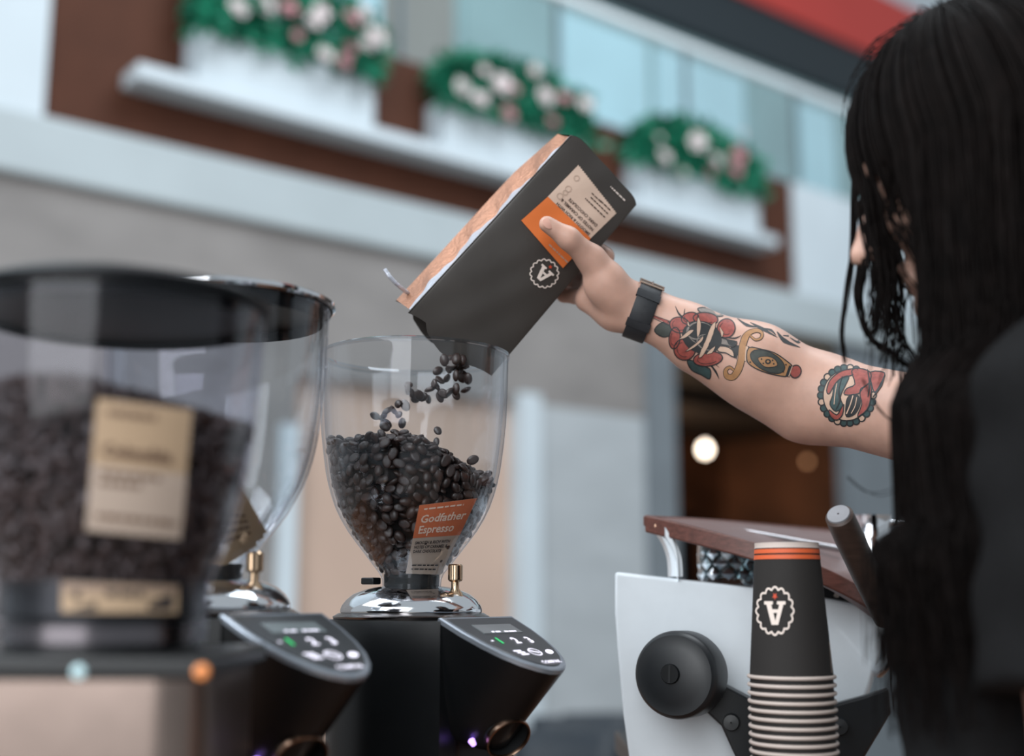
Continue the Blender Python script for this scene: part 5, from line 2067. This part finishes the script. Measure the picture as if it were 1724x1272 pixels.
# separate locks that hang clear of the face
WISPS = [([(1452, 190), (1440, 300), (1436, 400), (1428, 480), (1418, 560), (1425, 610)], 1.04, 8, .0011),
         ([(1470, 180), (1456, 330), (1450, 430), (1444, 500), (1462, 560), (1505, 598), (1548, 628)], 1.04, 9, .0013),
         ([(1475, 200), (1462, 330), (1458, 420), (1446, 500), (1458, 550), (1482, 590)], 1.03, 7, .0012),
         ([(1490, 380), (1480, 470), (1476, 540), (1462, 580)], 1.03, 6, .0011),
         ([(1500, 400), (1492, 500), (1510, 560), (1535, 600), (1548, 640)], 1.0, 8, .0012),
         ([(1565, 560), (1560, 620), (1545, 700), (1518, 760), (1512, 800), (1530, 850)], .99, 14, .0014),
         ([(1560, 600), (1558, 680), (1535, 740), (1520, 800), (1545, 870)], .98, 14, .0014),
         ([(1448, 640), (1475, 690), (1510, 715), (1550, 720)], 1.05, 3, .0005),
         ([(1430, 800), (1460, 826), (1500, 828), (1560, 790)], 1.02, 2, .0004),
         ([(1545, 620), (1540, 700), (1518, 780), (1530, 820), (1500, 900), (1480, 960)], .97, 8, .0010)]
for pts, Y, n, r in WISPS:
    for k in range(n):
        j = hr.uniform(-5, 5)
        pp = [tuple(P(x + j + hr.uniform(-3, 3), y + hr.uniform(-4, 4), Y + hr.uniform(-.015, .015))) for x, y in pts]
        strand([Vector(q) for q in smooth_line(pp, 5)], r)
hme = bpy.data.meshes.new('hair')
hme.from_pydata([tuple(v) for v in HV], [], HF)
hme.polygons.foreach_set('use_smooth', [True] * len(hme.polygons))
hme.materials.append(MATS['hair_dark'])
hair = link('hair', hme, per, auto=False)
hair['kind'] = 'stuff'
hair['label'] = 'long straight dark brown hair'
# the closed under-layer
g_ = []
for a in np.radians(np.linspace(60, 306, 44)):
    row = [scalp(th, a, .985) for th in np.linspace(.02, 1.62, 10)]
    last = row[-1]
    out = last - HD
    out.z = 0
    out.normalize()
    for t in np.linspace(0, 1, 14)[1:]:
        row.append(push_out(last - Zv * (.33 * t) - out * (.014 * math.sin(t * 2.2)), .004))
    g_.append(row)
ul = MB().grid(g_)
fr_ = []
for a in np.radians(np.linspace(-54, 60, 14)):
    fr_.append([scalp(th, a, .985) for th in np.linspace(.02, 1.12, 8)])
ul.grid(fr_)
obj('hair_underlayer', ul, 'hair_dark', hair).modifiers.new('s', 'SOLIDIFY').thickness = .006

# ================================================================== WRISTWATCH
mat('strap', (30, 32, 36), .6, var=.15, scale=120)
mat('rose_gold', (206, 178, 160), .2, metal=1, var=.03)
ww = thing('wristwatch', 'wristwatch with black perforated leather strap worn on the pouring arm', 'watch', tuple(P(1082, 525, 1.30)))
# strap plane: through these picture points across the wrist
wc = EL * .04 + WR * .96
waxis = (P(1105, 533, 1.315) - P(1060, 517, 1.315)).normalized()
wu = (P(1098, 485, 1.31) - P(1058, 570, 1.31))
wu = (wu - waxis * wu.dot(waxis)).normalized()
wn = waxis.cross(wu)
wc = P(1081, 526, 1.316)
allb = BVHTree.FromPolygons([tuple(v) for v in bV], [tuple(q) for q in bQ[msk]])


def wrist_r(c, d):
    h = allb.ray_cast(c, d, .08)
    return h[3] if h[0] is not None else .03


HWID = .0120
rings = []
NS = 64
def smoothed(c):
    rr_ = np.array([wrist_r(c, wu * math.cos(2 * PI * k / NS) + wn * math.sin(2 * PI * k / NS)) for k in range(NS)])
    for _ in range(3):
        rr_ = (rr_ + np.roll(rr_, 1) + np.roll(rr_, -1)) / 3
    return rr_


W = {q: smoothed(wc + waxis * q * HWID) for q in (-1, -.4, .4, 1)}


def strap_p(k, q, h):
    r_ = np.interp(q, (-1, -.4, .4, 1), [W[s][k % NS] for s in (-1, -.4, .4, 1)])
    a = 2 * PI * k / NS
    return wc + waxis * q * HWID + (wu * math.cos(a) + wn * math.sin(a)) * (r_ + h)


for k in range(NS):
    rings.append([strap_p(k, q, h) for q, h in ((-1, .0004), (-1, .0024), (-.9, .0030), (.9, .0030), (1, .0024), (1, .0004))])
mb = MB()
mb.loft(rings + [rings[0]], False, False)
stp = obj('strap', mb, 'strap', ww)
hol = MB()
front = min(range(NS), key=lambda k: strap_p(k, 0, 0).y)
for dk in (-9, -6, -3, 0, 3, 6):
    c = strap_p(front + dk, 0, .0031)
    hol.lathe([(.001, 0.0002), (.0009, .0002), (.0010, 0)], c, 10, (c - wc))
obj('strap_holes', hol, 'black_metal', stp)
top = front
kk = [k for k in range(NS)]
ktop = max(kk, key=lambda k: strap_p(k, 0, 0).z - .3 * strap_p(k, 0, 0).y * 0)
bu = MB()
fr2 = [strap_p(ktop + dk, q, .0042) for dk, q in ((-3, -1.12), (-3, 1.12), (3, 1.12), (3, -1.12))]
sgn = 1 if ((front - ktop) % NS) < NS / 2 else -1
fr2 = [strap_p(ktop + sgn * dk, q, .0040) for dk, q in ((1, -1.12), (1, 1.12), (6, 1.12), (6, -1.12))]
bu.tube(fr2 + [fr2[0]], .0013, 8)
bu.tube([strap_p(ktop + sgn * 1, 0, .0044), strap_p(ktop + sgn * 3, 0, .0048), strap_p(ktop + sgn * 6, 0, .0044)], .0009, 8)
obj('buckle', bu, 'rose_gold', ww)
for base_k in (ktop + sgn * 10, ktop + sgn * 22):
    kp = MB()
    rg = [[strap_p(base_k + dk, q, h) for q, h in ((-1.1, .0008), (-1.1, .0040), (1.1, .0040), (1.1, .0008))] for dk in (0, 1, 2, 3)]
    kp.loft(rg)
    obj('keeper_loop', kp, 'strap', ww)
back = front + NS // 2
cb = strap_p(back, 0, .0035)
obj('watch_case', MB().lathe([(.001, .007), (.015, .007), (.017, .005), (.017, 0), (.001, 0)], cb, 40, (cb - wc)), 'rose_gold', ww)
obj('watch_face', MB().lathe([(.001, .0074), (.0145, .0074), (.0145, .007)], cb, 40, (cb - wc)), 'label_white', ww)
